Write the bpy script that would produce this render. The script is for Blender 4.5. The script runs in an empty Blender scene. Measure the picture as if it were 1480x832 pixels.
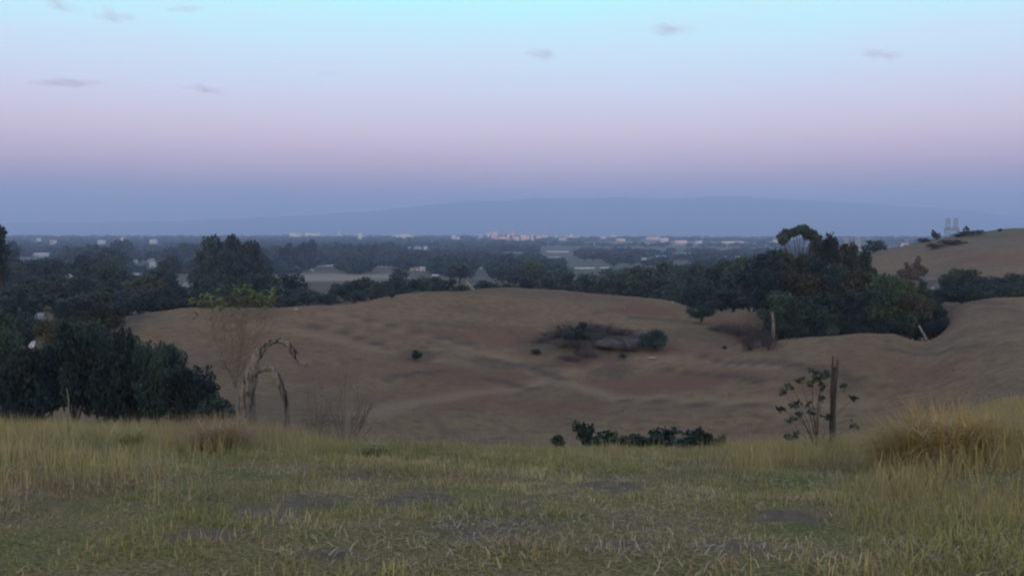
import bpy, math, random
import numpy as np

random.seed(7)
RNG = np.random.default_rng(11)
SC = bpy.context.scene
COL = SC.collection

# ------------------------------------------------------------------ camera frame
EYE = 1.6
FPX = 1232.0                       # focal length in photo pixels (1480 wide)
PITCH = math.atan(80.0 / FPX)
CT, ST = math.cos(PITCH), math.sin(PITCH)


def ray(px, py):
    u = (px - 740.0) / FPX
    v = -(py - 416.0) / FPX
    return u, CT + v * ST, -ST + v * CT


def at(px, py, d):
    """world point seen in the photo at (px, py) that lies d metres in front of the viewer"""
    x, y, z = ray(px, py)
    t = d / y
    return np.array((x * t, d, EYE + z * t))


def P(d, py):
    """(distance, drop below the eye) of a visible terrain point"""
    return (d, EYE - at(740, py, d)[2])


# ------------------------------------------------------------------ noise
def _hash(ix, iy, seed):
    n = (ix.astype(np.int64) * 374761393 + iy.astype(np.int64) * 668265263 + seed * 982451653) & 0x7FFFFFFF
    n = ((n ^ (n >> 13)) * 1274126177) & 0x7FFFFFFF
    n = n ^ (n >> 16)
    return (n & 0xFFFF) / 65535.0


def vnoise(x, y, seed=0):
    x = np.asarray(x, float); y = np.asarray(y, float)
    ix, iy = np.floor(x), np.floor(y)
    fx, fy = x - ix, y - iy
    fx = fx * fx * (3 - 2 * fx); fy = fy * fy * (3 - 2 * fy)
    a = _hash(ix, iy, seed); b = _hash(ix + 1, iy, seed)
    c = _hash(ix, iy + 1, seed); d = _hash(ix + 1, iy + 1, seed)
    return (a + (b - a) * fx) * (1 - fy) + (c + (d - c) * fx) * fy


def fbm(x, y, seed=0, octaves=4):
    s, a, t = 0.0, 1.0, 0.0
    x = np.asarray(x, float); y = np.asarray(y, float)
    for k in range(octaves):
        s = s + a * vnoise(x, y, seed + 17 * k); t += a
        x, y, a = x * 2.03 + 5.1, y * 2.03 + 9.7, a * 0.5
    return s / t


def smooth(a, b, x):
    t = np.clip((np.asarray(x, float) - a) / (b - a), 0, 1)
    return t * t * (3 - 2 * t)


# ------------------------------------------------------------------ terrain height
def pchip(xs, ys, xq):
    xs = np.asarray(xs, float); ys = np.asarray(ys, float)
    h = np.diff(xs); dl = np.diff(ys) / h
    m = np.zeros_like(ys)
    for i in range(1, len(xs) - 1):
        if dl[i - 1] * dl[i] > 0:
            w1, w2 = 2 * h[i] + h[i - 1], h[i] + 2 * h[i - 1]
            m[i] = (w1 + w2) / (w1 / dl[i - 1] + w2 / dl[i])
    m[0], m[-1] = dl[0], dl[-1]
    xq = np.clip(xq, xs[0], xs[-1])
    i = np.clip(np.searchsorted(xs, xq) - 1, 0, len(xs) - 2)
    t = (xq - xs[i]) / h[i]
    return ((2 * t ** 3 - 3 * t ** 2 + 1) * ys[i] + (t ** 3 - 2 * t ** 2 + t) * h[i] * m[i]
            + (-2 * t ** 3 + 3 * t ** 2) * ys[i + 1] + (t ** 3 - t ** 2) * h[i] * m[i + 1])


NEAR = [(0.3, 1.6), (2, 1.62)]
FAR = [(740, 31.0), (1000, 32.5), (1400, 33.0), (2000, 31.0), (2900, 26.0), (3300, 24.0), (3700, 25.5), (5000, 36.0), (9000, 39.0)]
MID = [(330, 21.5), (400, 24.0), (577, 30.0)]


def fore(p8, p11, p14):
    return NEAR + [P(4.3, 832), P(6, 748), P(8, p8 + 6), P(11, p11 + 11), P(14, p14 + 12)]


COLS = {
    -350: fore(680, 632, 608) + [(20, 5.0), (30, 8.5), (55, 13.5), (80, 13.5), (120, 13.5), (180, 14.5), (250, 17)] + MID + FAR,
    0: fore(680, 634, 612) + [(20, 5.0), (30, 8.5), (55, 13.5), (80, 13.5), (120, 13.5), (180, 14.5), (250, 17)] + MID + FAR,
    90: fore(683, 637, 614) + [(20, 5.0), (30, 8.5), (55, 13.5), (80, 13.3), (105, 12.4), (140, 14.0), (180, 15), (250, 17.5)] + MID + FAR,
    150: fore(685, 640, 616) + [(20, 5.0), (30, 8.5), (55, 13.4), (80, 12.9), P(105, 467), (140, 14.5), (250, 18)] + MID + FAR,
    300: fore(690, 646, 623) + [(20, 5.0), (30, 8.4), (55, 13.0), (80, 12.5), P(112, 450), (145, 15), (250, 19)] + MID + FAR,
    450: fore(693, 650, 629) + [(20, 5.1), (30, 8.2), (45, 11.5), (60, 13.4), (80, 13.0), (100, 11.7), P(120, 447), (150, 15), (250, 19)] + MID + FAR,
    600: fore(695, 653, 635) + [(20, 5.1), (30, 8.1), (45, 11.5), (60, 14.0), (80, 14.0), (100, 12.6), (120, 11.1), P(138, 427), (158, 11.5), (185, 15.5), (250, 18.5)] + MID + FAR,
    750: fore(695, 656, 641) + [(20, 5.1), (30, 8.0), (45, 11.6), (60, 14.2), (80, 14.8), (100, 13.6), (120, 12.0), (140, 10.25), P(153, 417), (172, 11.8), (205, 16), (260, 19)] + MID + FAR,
    870: fore(695, 656, 642) + [(20, 5.1), (30, 8.0), (45, 11.6), (60, 14.2), (80, 14.6), (100, 13.4), (115, 12.6), (130, 11.6), P(149, 425), (170, 13), (205, 17), (260, 19)] + MID + FAR,
    960: fore(695, 656, 642) + [(20, 5.1), (30, 8.0), (45, 11.6), (60, 14.2), (80, 14.2), (100, 13.3), (118, 12.8), P(141, 437.5), (160, 14), (205, 17.5), (260, 19)] + MID + FAR,
    1030: fore(695, 656, 643) + [(20, 5.1), (30, 8.0), (45, 11.5), (60, 14.0), (80, 13.6), (100, 13.0), (117, 12.9), P(133, 448), (150, 14.5), (205, 17.5), (260, 19)] + MID + FAR,
    1110: fore(694, 656, 643) + [(20, 5.2), (30, 8.0), (45, 11.3), (60, 13.6), (75, 12.5), P(92, 497), (104, 13.6), (120, 13.6), (132, 12.6), (150, 14.5), (205, 17), (260, 19)] + MID + FAR,
    1170: fore(694, 655, 643) + [(20, 5.2), (30, 7.9), (45, 11.2), (60, 13.1), (75, 12.0), P(89, 491), (104, 13.8), (130, 14.2), (205, 16), (260, 17)] + MID + FAR,
    1250: fore(693, 653, 642) + [(20, 5.2), (30, 7.9), (45, 11.0), (60, 12.6), (75, 11.4), P(86, 483), (102, 13.5), (130, 14), (180, 13.3), (240, 11.5), P(310, 369), (370, 12), (470, 22), (600, 29)] + FAR,
    1290: fore(693, 652, 640) + [(20, 5.1), (30, 7.7), (45, 10.6), (60, 12.3), (75, 11.3), P(85, 484), (100, 13.0), (130, 13.6), (180, 13), (240, 11), P(312, 358), (370, 9), (470, 20), (600, 28.5)] + FAR,
    1340: fore(688, 645, 630) + [(20, 5.0), (30, 7.4), (45, 10.2), (60, 11.8), (75, 11.3), P(85, 494), (98, 12.5), (125, 12.4), (180, 13), (250, 9.5), P(320, 347), (380, 5), (480, 17), (600, 28)] + FAR,
    1400: fore(680, 626, 604) + [(20, 4.9), (30, 7.0), (45, 9.4), (60, 10.4), (85, 9.5), P(108, 438), (127, 11.2), (150, 12.6), (180, 12.5), (245, 7.5), P(325, 338), (400, 3), (500, 15), (650, 28)] + FAR,
    1480: fore(662, 602, 580) + [(20, 4.7), (30, 6.6), (45, 8.5), (60, 9.1), (85, 8.8), P(110, 433), (130, 11.2), (150, 12.6), (180, 12.3), (245, 5.5), P(332, 330), (420, 1), (520, 13), (680, 28)] + FAR,
    1850: fore(645, 585, 562) + [(20, 4.5), (30, 6.2), (45, 8.0), (60, 8.6), (85, 8.0), (110, 7.6), (130, 10.5), (150, 12.0), (180, 11.5), (245, 3), (332, -5), (420, -3), (520, 10), (680, 27)] + FAR,
}
CPX = np.array(sorted(COLS), float)
LD = np.linspace(math.log(0.3), math.log(9000), 420)
TAB = np.array([pchip(np.log([a for a, _ in COLS[int(c)]]), [b for _, b in COLS[int(c)]], LD) for c in CPX])


def ground_z(X, Y):
    X = np.atleast_1d(np.asarray(X, float)); Y = np.atleast_1d(np.asarray(Y, float))
    r = np.hypot(X, Y)
    d = np.maximum(np.maximum(Y, r * 0.55), 0.31)
    px = np.clip(740 + FPX * X / d, CPX[0], CPX[-1])
    ld = np.log(np.clip(d, 0.3, 9000))
    fi = np.clip((ld - LD[0]) / (LD[1] - LD[0]), 0, len(LD) - 1.001)
    i = fi.astype(int); f = fi - i
    j = np.clip(np.searchsorted(CPX, px) - 1, 0, len(CPX) - 2)
    s = (px - CPX[j]) / (CPX[j + 1] - CPX[j])
    # Catmull-Rom across the columns (non-uniform tangents)
    def col(k):
        k = np.clip(k, 0, len(CPX) - 1)
        return TAB[k, i] * (1 - f) + TAB[k, i + 1] * f
    p0, p1, p2, p3 = col(j - 1), col(j), col(j + 1), col(j + 2)
    x0, x1, x2, x3 = CPX[np.clip(j - 1, 0, None)], CPX[j], CPX[j + 1], CPX[np.clip(j + 2, None, len(CPX) - 1)]
    w = x2 - x1
    m1 = np.where(x2 > x0, (p2 - p0) / np.maximum(x2 - x0, 1), 0) * w * 0.8
    m2 = np.where(x3 > x1, (p3 - p1) / np.maximum(x3 - x1, 1), 0) * w * 0.8
    h = (2 * s**3 - 3 * s**2 + 1) * p1 + (s**3 - 2 * s**2 + s) * m1 + (-2 * s**3 + 3 * s**2) * p2 + (s**3 - s**2) * m2
    z = EYE - h
    k = smooth(25, 60, d) * (1 - smooth(400, 900, d))
    z = z + k * ((fbm(X / 9.0, Y / 9.0, 3) - 0.5) * 0.9 + (fbm(X / 2.2, Y / 2.2, 5, 3) - 0.5) * 0.22)
    z = z + smooth(40, 60, d) * (1 - smooth(250, 500, d)) * (fbm(X / 24.0, Y / 24.0, 13, 2) - 0.5) * 1.5
    k2 = smooth(2, 5, d) * (1 - smooth(20, 40, d))
    z = z + k2 * (fbm(X / 1.1, Y / 1.1, 8, 3) - 0.5) * 0.13
    k3 = smooth(500, 1500, d)
    z = z + k3 * (fbm(X / 260.0, Y / 260.0, 21, 3) - 0.5) * 5.0
    return z


def gz(x, y):
    return float(ground_z(x, y)[0])


import functools


@functools.lru_cache(None)
def hit(px, py, dmin=3.0):
    """first terrain point met by the sight line through a photo pixel"""
    ds = np.exp(np.linspace(math.log(dmin), math.log(6000), 2500))
    x, y, z = ray(px, py)
    t = ds / y
    below = EYE + z * t < ground_z(x * t, ds)
    k = int(np.argmax(below)) if below.any() else len(ds) - 1
    return x * t[k], ds[k]


# ------------------------------------------------------------------ tags
def tag(o, label=None, cat=None, group=None, kind=None):
    if label: o['label'] = label
    if cat: o['category'] = cat
    if group: o['group'] = group
    if kind: o['kind'] = kind
    return o


def thing(name, label, cat, loc=(0, 0, 0), group=None):
    o = bpy.data.objects.new(name, None)
    o.empty_display_size = 0.2
    COL.objects.link(o)
    o.location = loc
    return tag(o, label, cat, group)


ORD = ['leftmost', 'second from the left', 'third from the left', 'fourth from the left', 'fifth from the left', 'sixth from the left',
       'seventh from the left', 'eighth from the left', 'ninth from the left', 'tenth from the left', 'eleventh from the left',
       'twelfth from the left', 'thirteenth from the left', 'fourteenth from the left', 'fifteenth from the left', 'sixteenth from the left',
       'seventeenth from the left', 'eighteenth from the left', 'nineteenth from the left', 'twentieth from the left']


# ------------------------------------------------------------------ mesh building
class MB:
    def __init__(self):
        self.v, self.q, self.t, self.n = [], [], [], 0
        self.qm, self.tm, self.c = [], [], []

    def add(self, v, quads=None, tris=None, mat=0, col=None):
        v = np.asarray(v, np.float32).reshape(-1, 3)
        self.v.append(v)
        if quads is not None and len(quads):
            q = np.asarray(quads, np.int64).reshape(-1, 4) + self.n
            self.q.append(q); self.qm.append(np.full(len(q), mat, np.int32))
        if tris is not None and len(tris):
            t = np.asarray(tris, np.int64).reshape(-1, 3) + self.n
            self.t.append(t); self.tm.append(np.full(len(t), mat, np.int32))
        if col is None:
            col = np.ones((len(v), 3), np.float32)
        col = np.asarray(col, np.float32)
        if col.ndim == 1:
            col = np.repeat(col[None, :], len(v), 0)
        self.c.append(col)
        self.n += len(v)
        return self

    def tube(self, pts, rad, n=6, mat=0, cap=True, rough=0.0):
        pts = np.asarray(pts, float); rad = np.asarray(rad, float)
        m = len(pts)
        V = np.zeros((m, n, 3))
        up = np.array((0.13, 0.31, 0.94))
        for i in range(m):
            d = pts[min(i + 1, m - 1)] - pts[max(i - 1, 0)]
            d = d / (np.linalg.norm(d) + 1e-9)
            a = np.cross(d, up)
            if np.linalg.norm(a) < 0.15: a = np.cross(d, (1, 0, 0))
            a /= np.linalg.norm(a); b = np.cross(d, a)
            for k in range(n):
                th = 2 * math.pi * k / n
                rr = rad[i] * (1 + rough * random.uniform(-1, 1))
                V[i, k] = pts[i] + rr * (math.cos(th) * a + math.sin(th) * b)
        q = []
        for i in range(m - 1):
            for k in range(n):
                q.append((i * n + k, i * n + (k + 1) % n, (i + 1) * n + (k + 1) % n, (i + 1) * n + k))
        V = V.reshape(-1, 3)
        t = []
        if cap:
            V = np.vstack([V, pts[:1], pts[-1:]])
            a, b = m * n, m * n + 1
            for k in range(n):
                t.append((a, (k + 1) % n, k)); t.append((b, (m - 1) * n + k, (m - 1) * n + (k + 1) % n))
        return self.add(V, q, t, mat)

    def box(self, x0, x1, y0, y1, z0, z1, mat=0):
        v = [(x0, y0, z0), (x1, y0, z0), (x1, y1, z0), (x0, y1, z0), (x0, y0, z1), (x1, y0, z1), (x1, y1, z1), (x0, y1, z1)]
        return self.add(v, [(0, 3, 2, 1), (4, 5, 6, 7), (0, 1, 5, 4), (1, 2, 6, 5), (2, 3, 7, 6), (3, 0, 4, 7)], None, mat)

    def mesh(self, name, mats, colname=None, smoothed=False):
        me = bpy.data.meshes.new(name)
        V = np.vstack(self.v)
        Q = np.vstack(self.q) if self.q else np.zeros((0, 4), np.int64)
        T = np.vstack(self.t) if self.t else np.zeros((0, 3), np.int64)
        me.vertices.add(len(V)); me.vertices.foreach_set('co', V.ravel())
        nl = Q.size + T.size
        me.loops.add(nl)
        me.loops.foreach_set('vertex_index', np.concatenate([Q.ravel(), T.ravel()]).astype(np.int32))
        me.polygons.add(len(Q) + len(T))
        st = np.concatenate([np.arange(len(Q)) * 4, Q.size + np.arange(len(T)) * 3]).astype(np.int32)
        me.polygons.foreach_set('loop_start', st)
        mi = np.concatenate(self.qm + self.tm) if (self.qm or self.tm) else np.zeros(0, np.int32)
        me.polygons.foreach_set('material_index', mi)
        if smoothed:
            me.polygons.foreach_set('use_smooth', np.ones(len(Q) + len(T), bool))
        if colname:
            C = np.vstack(self.c)
            a = me.attributes.new(colname, 'FLOAT_COLOR', 'POINT')
            a.data.foreach_set('color', np.hstack([C, np.ones((len(C), 1), np.float32)]).astype(np.float32).ravel())
        me.update(calc_edges=True)
        for m in (mats if isinstance(mats, (list, tuple)) else [mats]):
            me.materials.append(m)
        return me


def link(name, me, parent=None, loc=None):
    o = bpy.data.objects.new(name, me)
    COL.objects.link(o)
    if parent is not None: o.parent = parent
    if loc is not None: o.location = loc
    return o


# ------------------------------------------------------------------ materials
def new_mat(name):
    m = bpy.data.materials.new(name); m.use_nodes = True
    nt = m.node_tree
    b = nt.nodes['Principled BSDF']
    b.inputs['Roughness'].default_value = 0.85
    b.inputs['Specular IOR Level'].default_value = 0.2
    return m, nt, b


def N(nt, typ, **kw):
    n = nt.nodes.new(typ)
    for k, v in kw.items():
        if k.startswith('i_'):
            key = k[2:]
            key = int(key) if key.isdigit() else key
            n.inputs[key].default_value = v
        else:
            setattr(n, k, v)
    return n


def mixrgb(nt, fac, a, b, blend='MIX'):
    n = N(nt, 'ShaderNodeMix', data_type='RGBA', blend_type=blend)
    for sock, val in ((n.inputs[0], fac), (n.inputs[6], a), (n.inputs[7], b)):
        if isinstance(val, bpy.types.NodeSocket): nt.links.new(val, sock)
        elif isinstance(val, (int, float)): sock.default_value = val
        else: sock.default_value = (*val, 1)
    return n.outputs[2]


def ramp(nt, src, stops):
    n = N(nt, 'ShaderNodeValToRGB')
    cr = n.color_ramp
    while len(cr.elements) < len(stops): cr.elements.new(0.5)
    for e, (p, c) in zip(cr.elements, stops):
        e.position = p; e.color = (*c, 1) if len(c) == 3 else c
    nt.links.new(src, n.inputs[0])
    return n.outputs[0]


def noise(nt, coord, scale, detail=4, rough=0.55):
    n = N(nt, 'ShaderNodeTexNoise', i_Scale=scale, i_Detail=detail, i_Roughness=rough)
    nt.links.new(coord, n.inputs['Vector'])
    return n.outputs[0]


def mat_plain(name, c, rough=0.85, var=0.25, scale=3.0, spec=0.2):
    m, nt, b = new_mat(name)
    tc = N(nt, 'ShaderNodeTexCoord')
    f = noise(nt, tc.outputs['Object'], scale)
    lo = tuple(max(0, x * (1 - var)) for x in c); hi = tuple(min(1, x * (1 + var)) for x in c)
    nt.links.new(ramp(nt, f, [(0.3, lo), (0.7, hi)]), b.inputs['Base Color'])
    b.inputs['Roughness'].default_value = rough
    b.inputs['Specular IOR Level'].default_value = spec
    return m


def mat_leaf(name, c, trans=0.25, var=0.35):
    """foliage: hue varies from object to object and, through the mesh attribute, from spray to spray"""
    m, nt, b = new_mat(name)
    at_ = N(nt, 'ShaderNodeAttribute', attribute_name='tint')
    oi = N(nt, 'ShaderNodeObjectInfo')
    r = ramp(nt, oi.outputs['Random'], [(0.0, tuple(x * (1 - var) for x in c)), (0.5, c), (1.0, (c[0] * (1 + var * 1.2), c[1] * (1 + var), c[2] * (1 + var * 0.5)))])
    colr = mixrgb(nt, 1.0, r, at_.outputs['Color'], 'MULTIPLY')
    nt.links.new(colr, b.inputs['Base Color'])
    b.inputs['Roughness'].default_value = 0.7
    tr = N(nt, 'ShaderNodeBsdfTranslucent'); nt.links.new(colr, tr.inputs[0])
    mx = N(nt, 'ShaderNodeMixShader', i_0=trans)
    nt.links.new(b.outputs[0], mx.inputs[1]); nt.links.new(tr.outputs[0], mx.inputs[2])
    nt.links.new(mx.outputs[0], nt.nodes['Material Output'].inputs[0])
    return m


def mat_attr(name, trans=0.2, rough=0.75):
    """the blade's own colour is stored in the mesh attribute"""
    m, nt, b = new_mat(name)
    a = N(nt, 'ShaderNodeAttribute', attribute_name='tint')
    nt.links.new(a.outputs['Color'], b.inputs['Base Color'])
    b.inputs['Roughness'].default_value = rough
    tr = N(nt, 'ShaderNodeBsdfTranslucent'); nt.links.new(a.outputs['Color'], tr.inputs[0])
    mx = N(nt, 'ShaderNodeMixShader', i_0=trans)
    nt.links.new(b.outputs[0], mx.inputs[1]); nt.links.new(tr.outputs[0], mx.inputs[2])
    nt.links.new(mx.outputs[0], nt.nodes['Material Output'].inputs[0])
    return m


def mat_bark(name, dark, pale, scale=7.0, stretch=0.14):
    m, nt, b = new_mat(name)
    tc = N(nt, 'ShaderNodeTexCoord')
    mp = N(nt, 'ShaderNodeMapping'); mp.inputs['Scale'].default_value = (1, 1, stretch)
    nt.links.new(tc.outputs['Object'], mp.inputs[0])
    f = noise(nt, mp.outputs[0], scale, 5, 0.65)
    nt.links.new(ramp(nt, f, [(0.38, dark), (0.56, pale)]), b.inputs['Base Color'])
    bp = N(nt, 'ShaderNodeBump', i_Strength=0.6, i_Distance=0.02)
    nt.links.new(f, bp.inputs['Height']); nt.links.new(bp.outputs[0], b.inputs['Normal'])
    return m


M = {
    'dull': mat_leaf('dull_dry_leaves', (0.105, 0.085, 0.068)),
    'dark': mat_leaf('dark_evergreen_leaves', (0.037, 0.060, 0.062)),
    'mid': mat_leaf('green_leaves', (0.046, 0.072, 0.058)),
    'green': mat_leaf('fresh_green_leaves', (0.055, 0.090, 0.054)),
    'olive': mat_leaf('olive_leaves', (0.062, 0.066, 0.042)),
    'lime': mat_leaf('yellow_green_leaves', (0.24, 0.28, 0.09), 0.35),
    'purple': mat_leaf('leafless_twigs', (0.085, 0.070, 0.072), 0.0),
    'bark': mat_bark('rough_bark', (0.03, 0.026, 0.022), (0.11, 0.09, 0.075)),
    'twig': mat_bark('thin_brown_twigs', (0.13, 0.095, 0.065), (0.20, 0.15, 0.11)),
    'faint': mat_bark('dry_pale_twigs', (0.13, 0.10, 0.085), (0.22, 0.18, 0.15)),
    'greybark': mat_bark('weathered_grey_wood', (0.026, 0.023, 0.022), (0.23, 0.205, 0.195), 11.0, 0.08),
    'palebark': mat_bark('pale_dead_wood', (0.12, 0.105, 0.09), (0.30, 0.27, 0.235)),
    'postwood': mat_bark('old_post_wood', (0.03, 0.026, 0.029), (0.10, 0.085, 0.09), 14.0, 0.06),
    'grass': mat_attr('grass_blades'),
    'rock': mat_plain('purple_grey_rock', (0.075, 0.068, 0.072), 0.9, 0.4, 1.2),
    'palerock': mat_plain('pale_rock', (0.34, 0.31, 0.27), 0.9, 0.2, 2.0),
    'white': mat_plain('white_render', (0.72, 0.70, 0.69), 0.8, 0.08, 0.4),
    'pink': mat_plain('pinkish_blocks', (0.85, 0.62, 0.62), 0.8, 0.08, 0.05),  # pinkish base colour for walls and roofs of some town blocks
    'tin': mat_plain('pale_metal_roof', (0.30, 0.31, 0.32), 0.5, 0.1, 0.4, 0.4),
    'whitetin': mat_plain('white_metal_roof', (0.48, 0.48, 0.48), 0.5, 0.06, 0.4, 0.4),
    'darkroof': mat_plain('dark_roof', (0.05, 0.05, 0.055), 0.7, 0.2, 0.5),
    'greyroof': mat_plain('grey_roof', (0.14, 0.14, 0.145), 0.7, 0.2, 0.5),
    'glass': mat_plain('dark_window_glass', (0.03, 0.035, 0.04), 0.15, 0.1, 1.0, 0.5),
    'steel': mat_plain('galvanised_steel', (0.24, 0.25, 0.26), 0.6, 0.15, 1.0, 0.4),
}

# ------------------------------------------------------------------ ground sheet
def seg_dist(X, Y, pts):
    best = np.full(X.shape, 1e9)
    for (ax, ay), (bx, by) in zip(pts[:-1], pts[1:]):
        dx, dy = bx - ax, by - ay
        t = np.clip(((X - ax) * dx + (Y - ay) * dy) / (dx * dx + dy * dy + 1e-9), 0, 1)
        best = np.minimum(best, np.hypot(X - ax - t * dx, Y - ay - t * dy))
    return best


TRACKS = [  # worn cattle paths over the brown hill: photo polylines laid down on the terrain, half width in metres
    ([(470, 452), (560, 470), (650, 492), (720, 515), (790, 540), (850, 560), (905, 574), (1000, 578), (1130, 580), (1250, 584)], 0.55),
    ([(300, 470), (420, 478), (520, 500), (640, 520), (700, 528)], 0.5),
    ([(520, 600), (600, 580), (700, 563), (760, 556), (800, 545)], 0.6),
    ([(800, 545), (850, 528), (900, 518), (960, 519), (1040, 522), (1120, 530)], 0.5),
    ([(880, 516), (930, 517), (968, 519)], 0.8),
]
SCARS = [(620, 480, 90, 7, .6), (830, 528, 50, 8, .7), (1180, 560, 70, 10, .5), (1010, 500, 60, 8, .6), (760, 590, 120, 10, .6), (480, 540, 50, 18, .5), (1330, 545, 60, 16, .6),   # bare reddish earth: centre x, y and half sizes in photo pixels
    (925, 448, 60, 9, 1.0), (690, 545, 90, 22, 0.8), (960, 553, 130, 16, 1.0), (640, 575, 110, 14, 0.6), (740, 488, 70, 14, 0.8),
    (1060, 470, 60, 10, 0.7), (1260, 520, 60, 22, 0.6), (1090, 478, 40, 16, 0.8), (560, 530, 70, 22, 0.4), (1440, 375, 60, 14, 0.6), (430, 500, 70, 20, 0.3),
]
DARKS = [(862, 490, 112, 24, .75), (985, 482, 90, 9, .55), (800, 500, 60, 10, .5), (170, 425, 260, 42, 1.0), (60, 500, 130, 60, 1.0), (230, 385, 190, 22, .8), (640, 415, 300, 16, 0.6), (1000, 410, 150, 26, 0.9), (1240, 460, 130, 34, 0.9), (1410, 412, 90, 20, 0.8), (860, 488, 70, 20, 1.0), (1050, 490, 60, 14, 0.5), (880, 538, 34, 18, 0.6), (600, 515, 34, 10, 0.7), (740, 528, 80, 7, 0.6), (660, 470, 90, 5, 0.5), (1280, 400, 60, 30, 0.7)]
FIELDS = [(480, 402, 95, 9, 1.0), (690, 411, 26, 3, 0.6), (940, 352, 120, 3, 0.6), (1030, 352, 60, 4, 0.5), (75, 472, 26, 7, 0.8)]
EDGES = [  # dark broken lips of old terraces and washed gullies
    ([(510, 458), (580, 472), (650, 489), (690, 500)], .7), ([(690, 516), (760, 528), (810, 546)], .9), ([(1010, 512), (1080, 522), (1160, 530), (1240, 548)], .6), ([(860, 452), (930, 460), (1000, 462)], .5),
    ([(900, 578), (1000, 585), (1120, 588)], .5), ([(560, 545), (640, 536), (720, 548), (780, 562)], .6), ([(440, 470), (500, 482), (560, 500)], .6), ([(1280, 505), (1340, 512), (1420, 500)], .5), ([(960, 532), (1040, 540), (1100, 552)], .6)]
BARE = [(515, 690, 26, 26), (590, 722, 70, 18), (450, 722, 60, 12), (700, 770, 60, 10), (300, 770, 60, 10), (900, 790, 60, 12), (1060, 790, 60, 12), (880, 700, 50, 10),
        (480, 800, 50, 8), (1330, 800, 40, 14), (1140, 745, 60, 12)]


def patch(X, Y, px, py, hx, hy):
    """1 inside an uneven ellipse on the ground that the photo shows at (px, py)"""
    cx, cy = hit(px, py)
    _, y0 = hit(px, py + hy); _, y1 = hit(px, py - hy)
    rx = hx / FPX * cy
    ry = max(min(abs(y1 - y0) / 2, rx * 2.2), 0.1)
    q = np.hypot((X - cx) / rx, (Y - cy) / ry)
    s = max(rx, 0.2)
    return 1 - smooth(0.55, 1.15, q + (fbm(X / s * 2.3, Y / s * 2.3, 31) - 0.5) * 1.25)


def bare_mask(X, Y):
    b = np.zeros(np.shape(X))
    for a in BARE: b = np.maximum(b, patch(X, Y, *a))
    return np.maximum(b, smooth(0.60, 0.75, fbm(X / 0.9, Y / 0.9, 44, 4)) * 0.7)


def build_ground():
    a_in = np.radians(np.linspace(-43, 43, 960))
    a_out = np.radians(np.linspace(43, 317, 60))[1:-1]
    az = np.concatenate([a_in, a_out]); na = len(az)
    r = np.exp(np.linspace(math.log(0.4), math.log(8990), 444))
    A, R = np.meshgrid(az, r)
    X = (R * np.sin(A)).ravel(); Y = (R * np.cos(A)).ravel()
    Z = ground_z(X, Y)
    sc = np.zeros(len(X)); tr = np.zeros(len(X)); fi = np.zeros(len(X)); dk = np.zeros(len(X))
    hill = (Y > 25) & (Y < 700)
    xh, yh = X[hill], Y[hill]
    wob = (fbm(xh / 6, yh / 6, 9) - 0.5) * 1.6
    for pts, w in TRACKS:
        d = seg_dist(xh, yh, [hit(*p, dmin=20) for p in pts]) + wob * 0.5
        tr[hill] = np.maximum(tr[hill], (1 - smooth(w * 0.3, w * 2.6 + yh * .008, d)) * .85)
    for a in SCARS: sc[hill] = np.maximum(sc[hill], patch(xh, yh, *a[:4]) * a[4])
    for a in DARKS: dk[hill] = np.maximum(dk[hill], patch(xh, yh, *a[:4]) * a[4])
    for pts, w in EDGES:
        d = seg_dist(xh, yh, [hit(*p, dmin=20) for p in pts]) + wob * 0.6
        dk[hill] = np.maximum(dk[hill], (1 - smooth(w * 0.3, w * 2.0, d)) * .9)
    far = Y > 60
    for a in FIELDS: fi[far] = np.maximum(fi[far], patch(X[far], Y[far], *a[:4]) * a[4])
    near = (R.ravel() < 40)
    ba = np.zeros(len(X)); ba[near] = bare_mask(X[near], Y[near])
    Z = Z - tr * 0.12 - sc * 0.15
    nr = len(r)
    V = np.column_stack([X, Y, Z])
    i = np.arange(nr - 1)[:, None] * na; k = np.arange(na)[None, :]; k2 = (k + 1) % na
    q = np.stack([i + k, i + na + k, i + na + k2, i + k2], -1).reshape(-1, 4)
    mb = MB()
    V = np.vstack([V, [[0, 0, gz(0, 0.1)]]])
    cen = len(V) - 1
    t = np.column_stack([np.full(na, cen), np.arange(na), (np.arange(na) + 1) % na])
    c = np.column_stack([np.append(tr, 0), np.append(sc, 0), np.append(fi, 0)])
    mb.add(V, q, t, 0, c)
    me = mb.mesh('ground', [ground_material()], 'zones', True)
    nearv = np.append(1 - smooth(17, 26, np.hypot(X, Y)), 1.0)
    farv = np.append(smooth(260, 460, np.hypot(X, Y)), 0)
    a = me.attributes.new('zones_more', 'FLOAT_COLOR', 'POINT')
    a.data.foreach_set('color', np.column_stack([nearv, farv, np.append(dk, 0), np.append(ba, 0)]).astype(np.float32).ravel())
    tag(link('ground', me), kind='structure')


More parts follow.
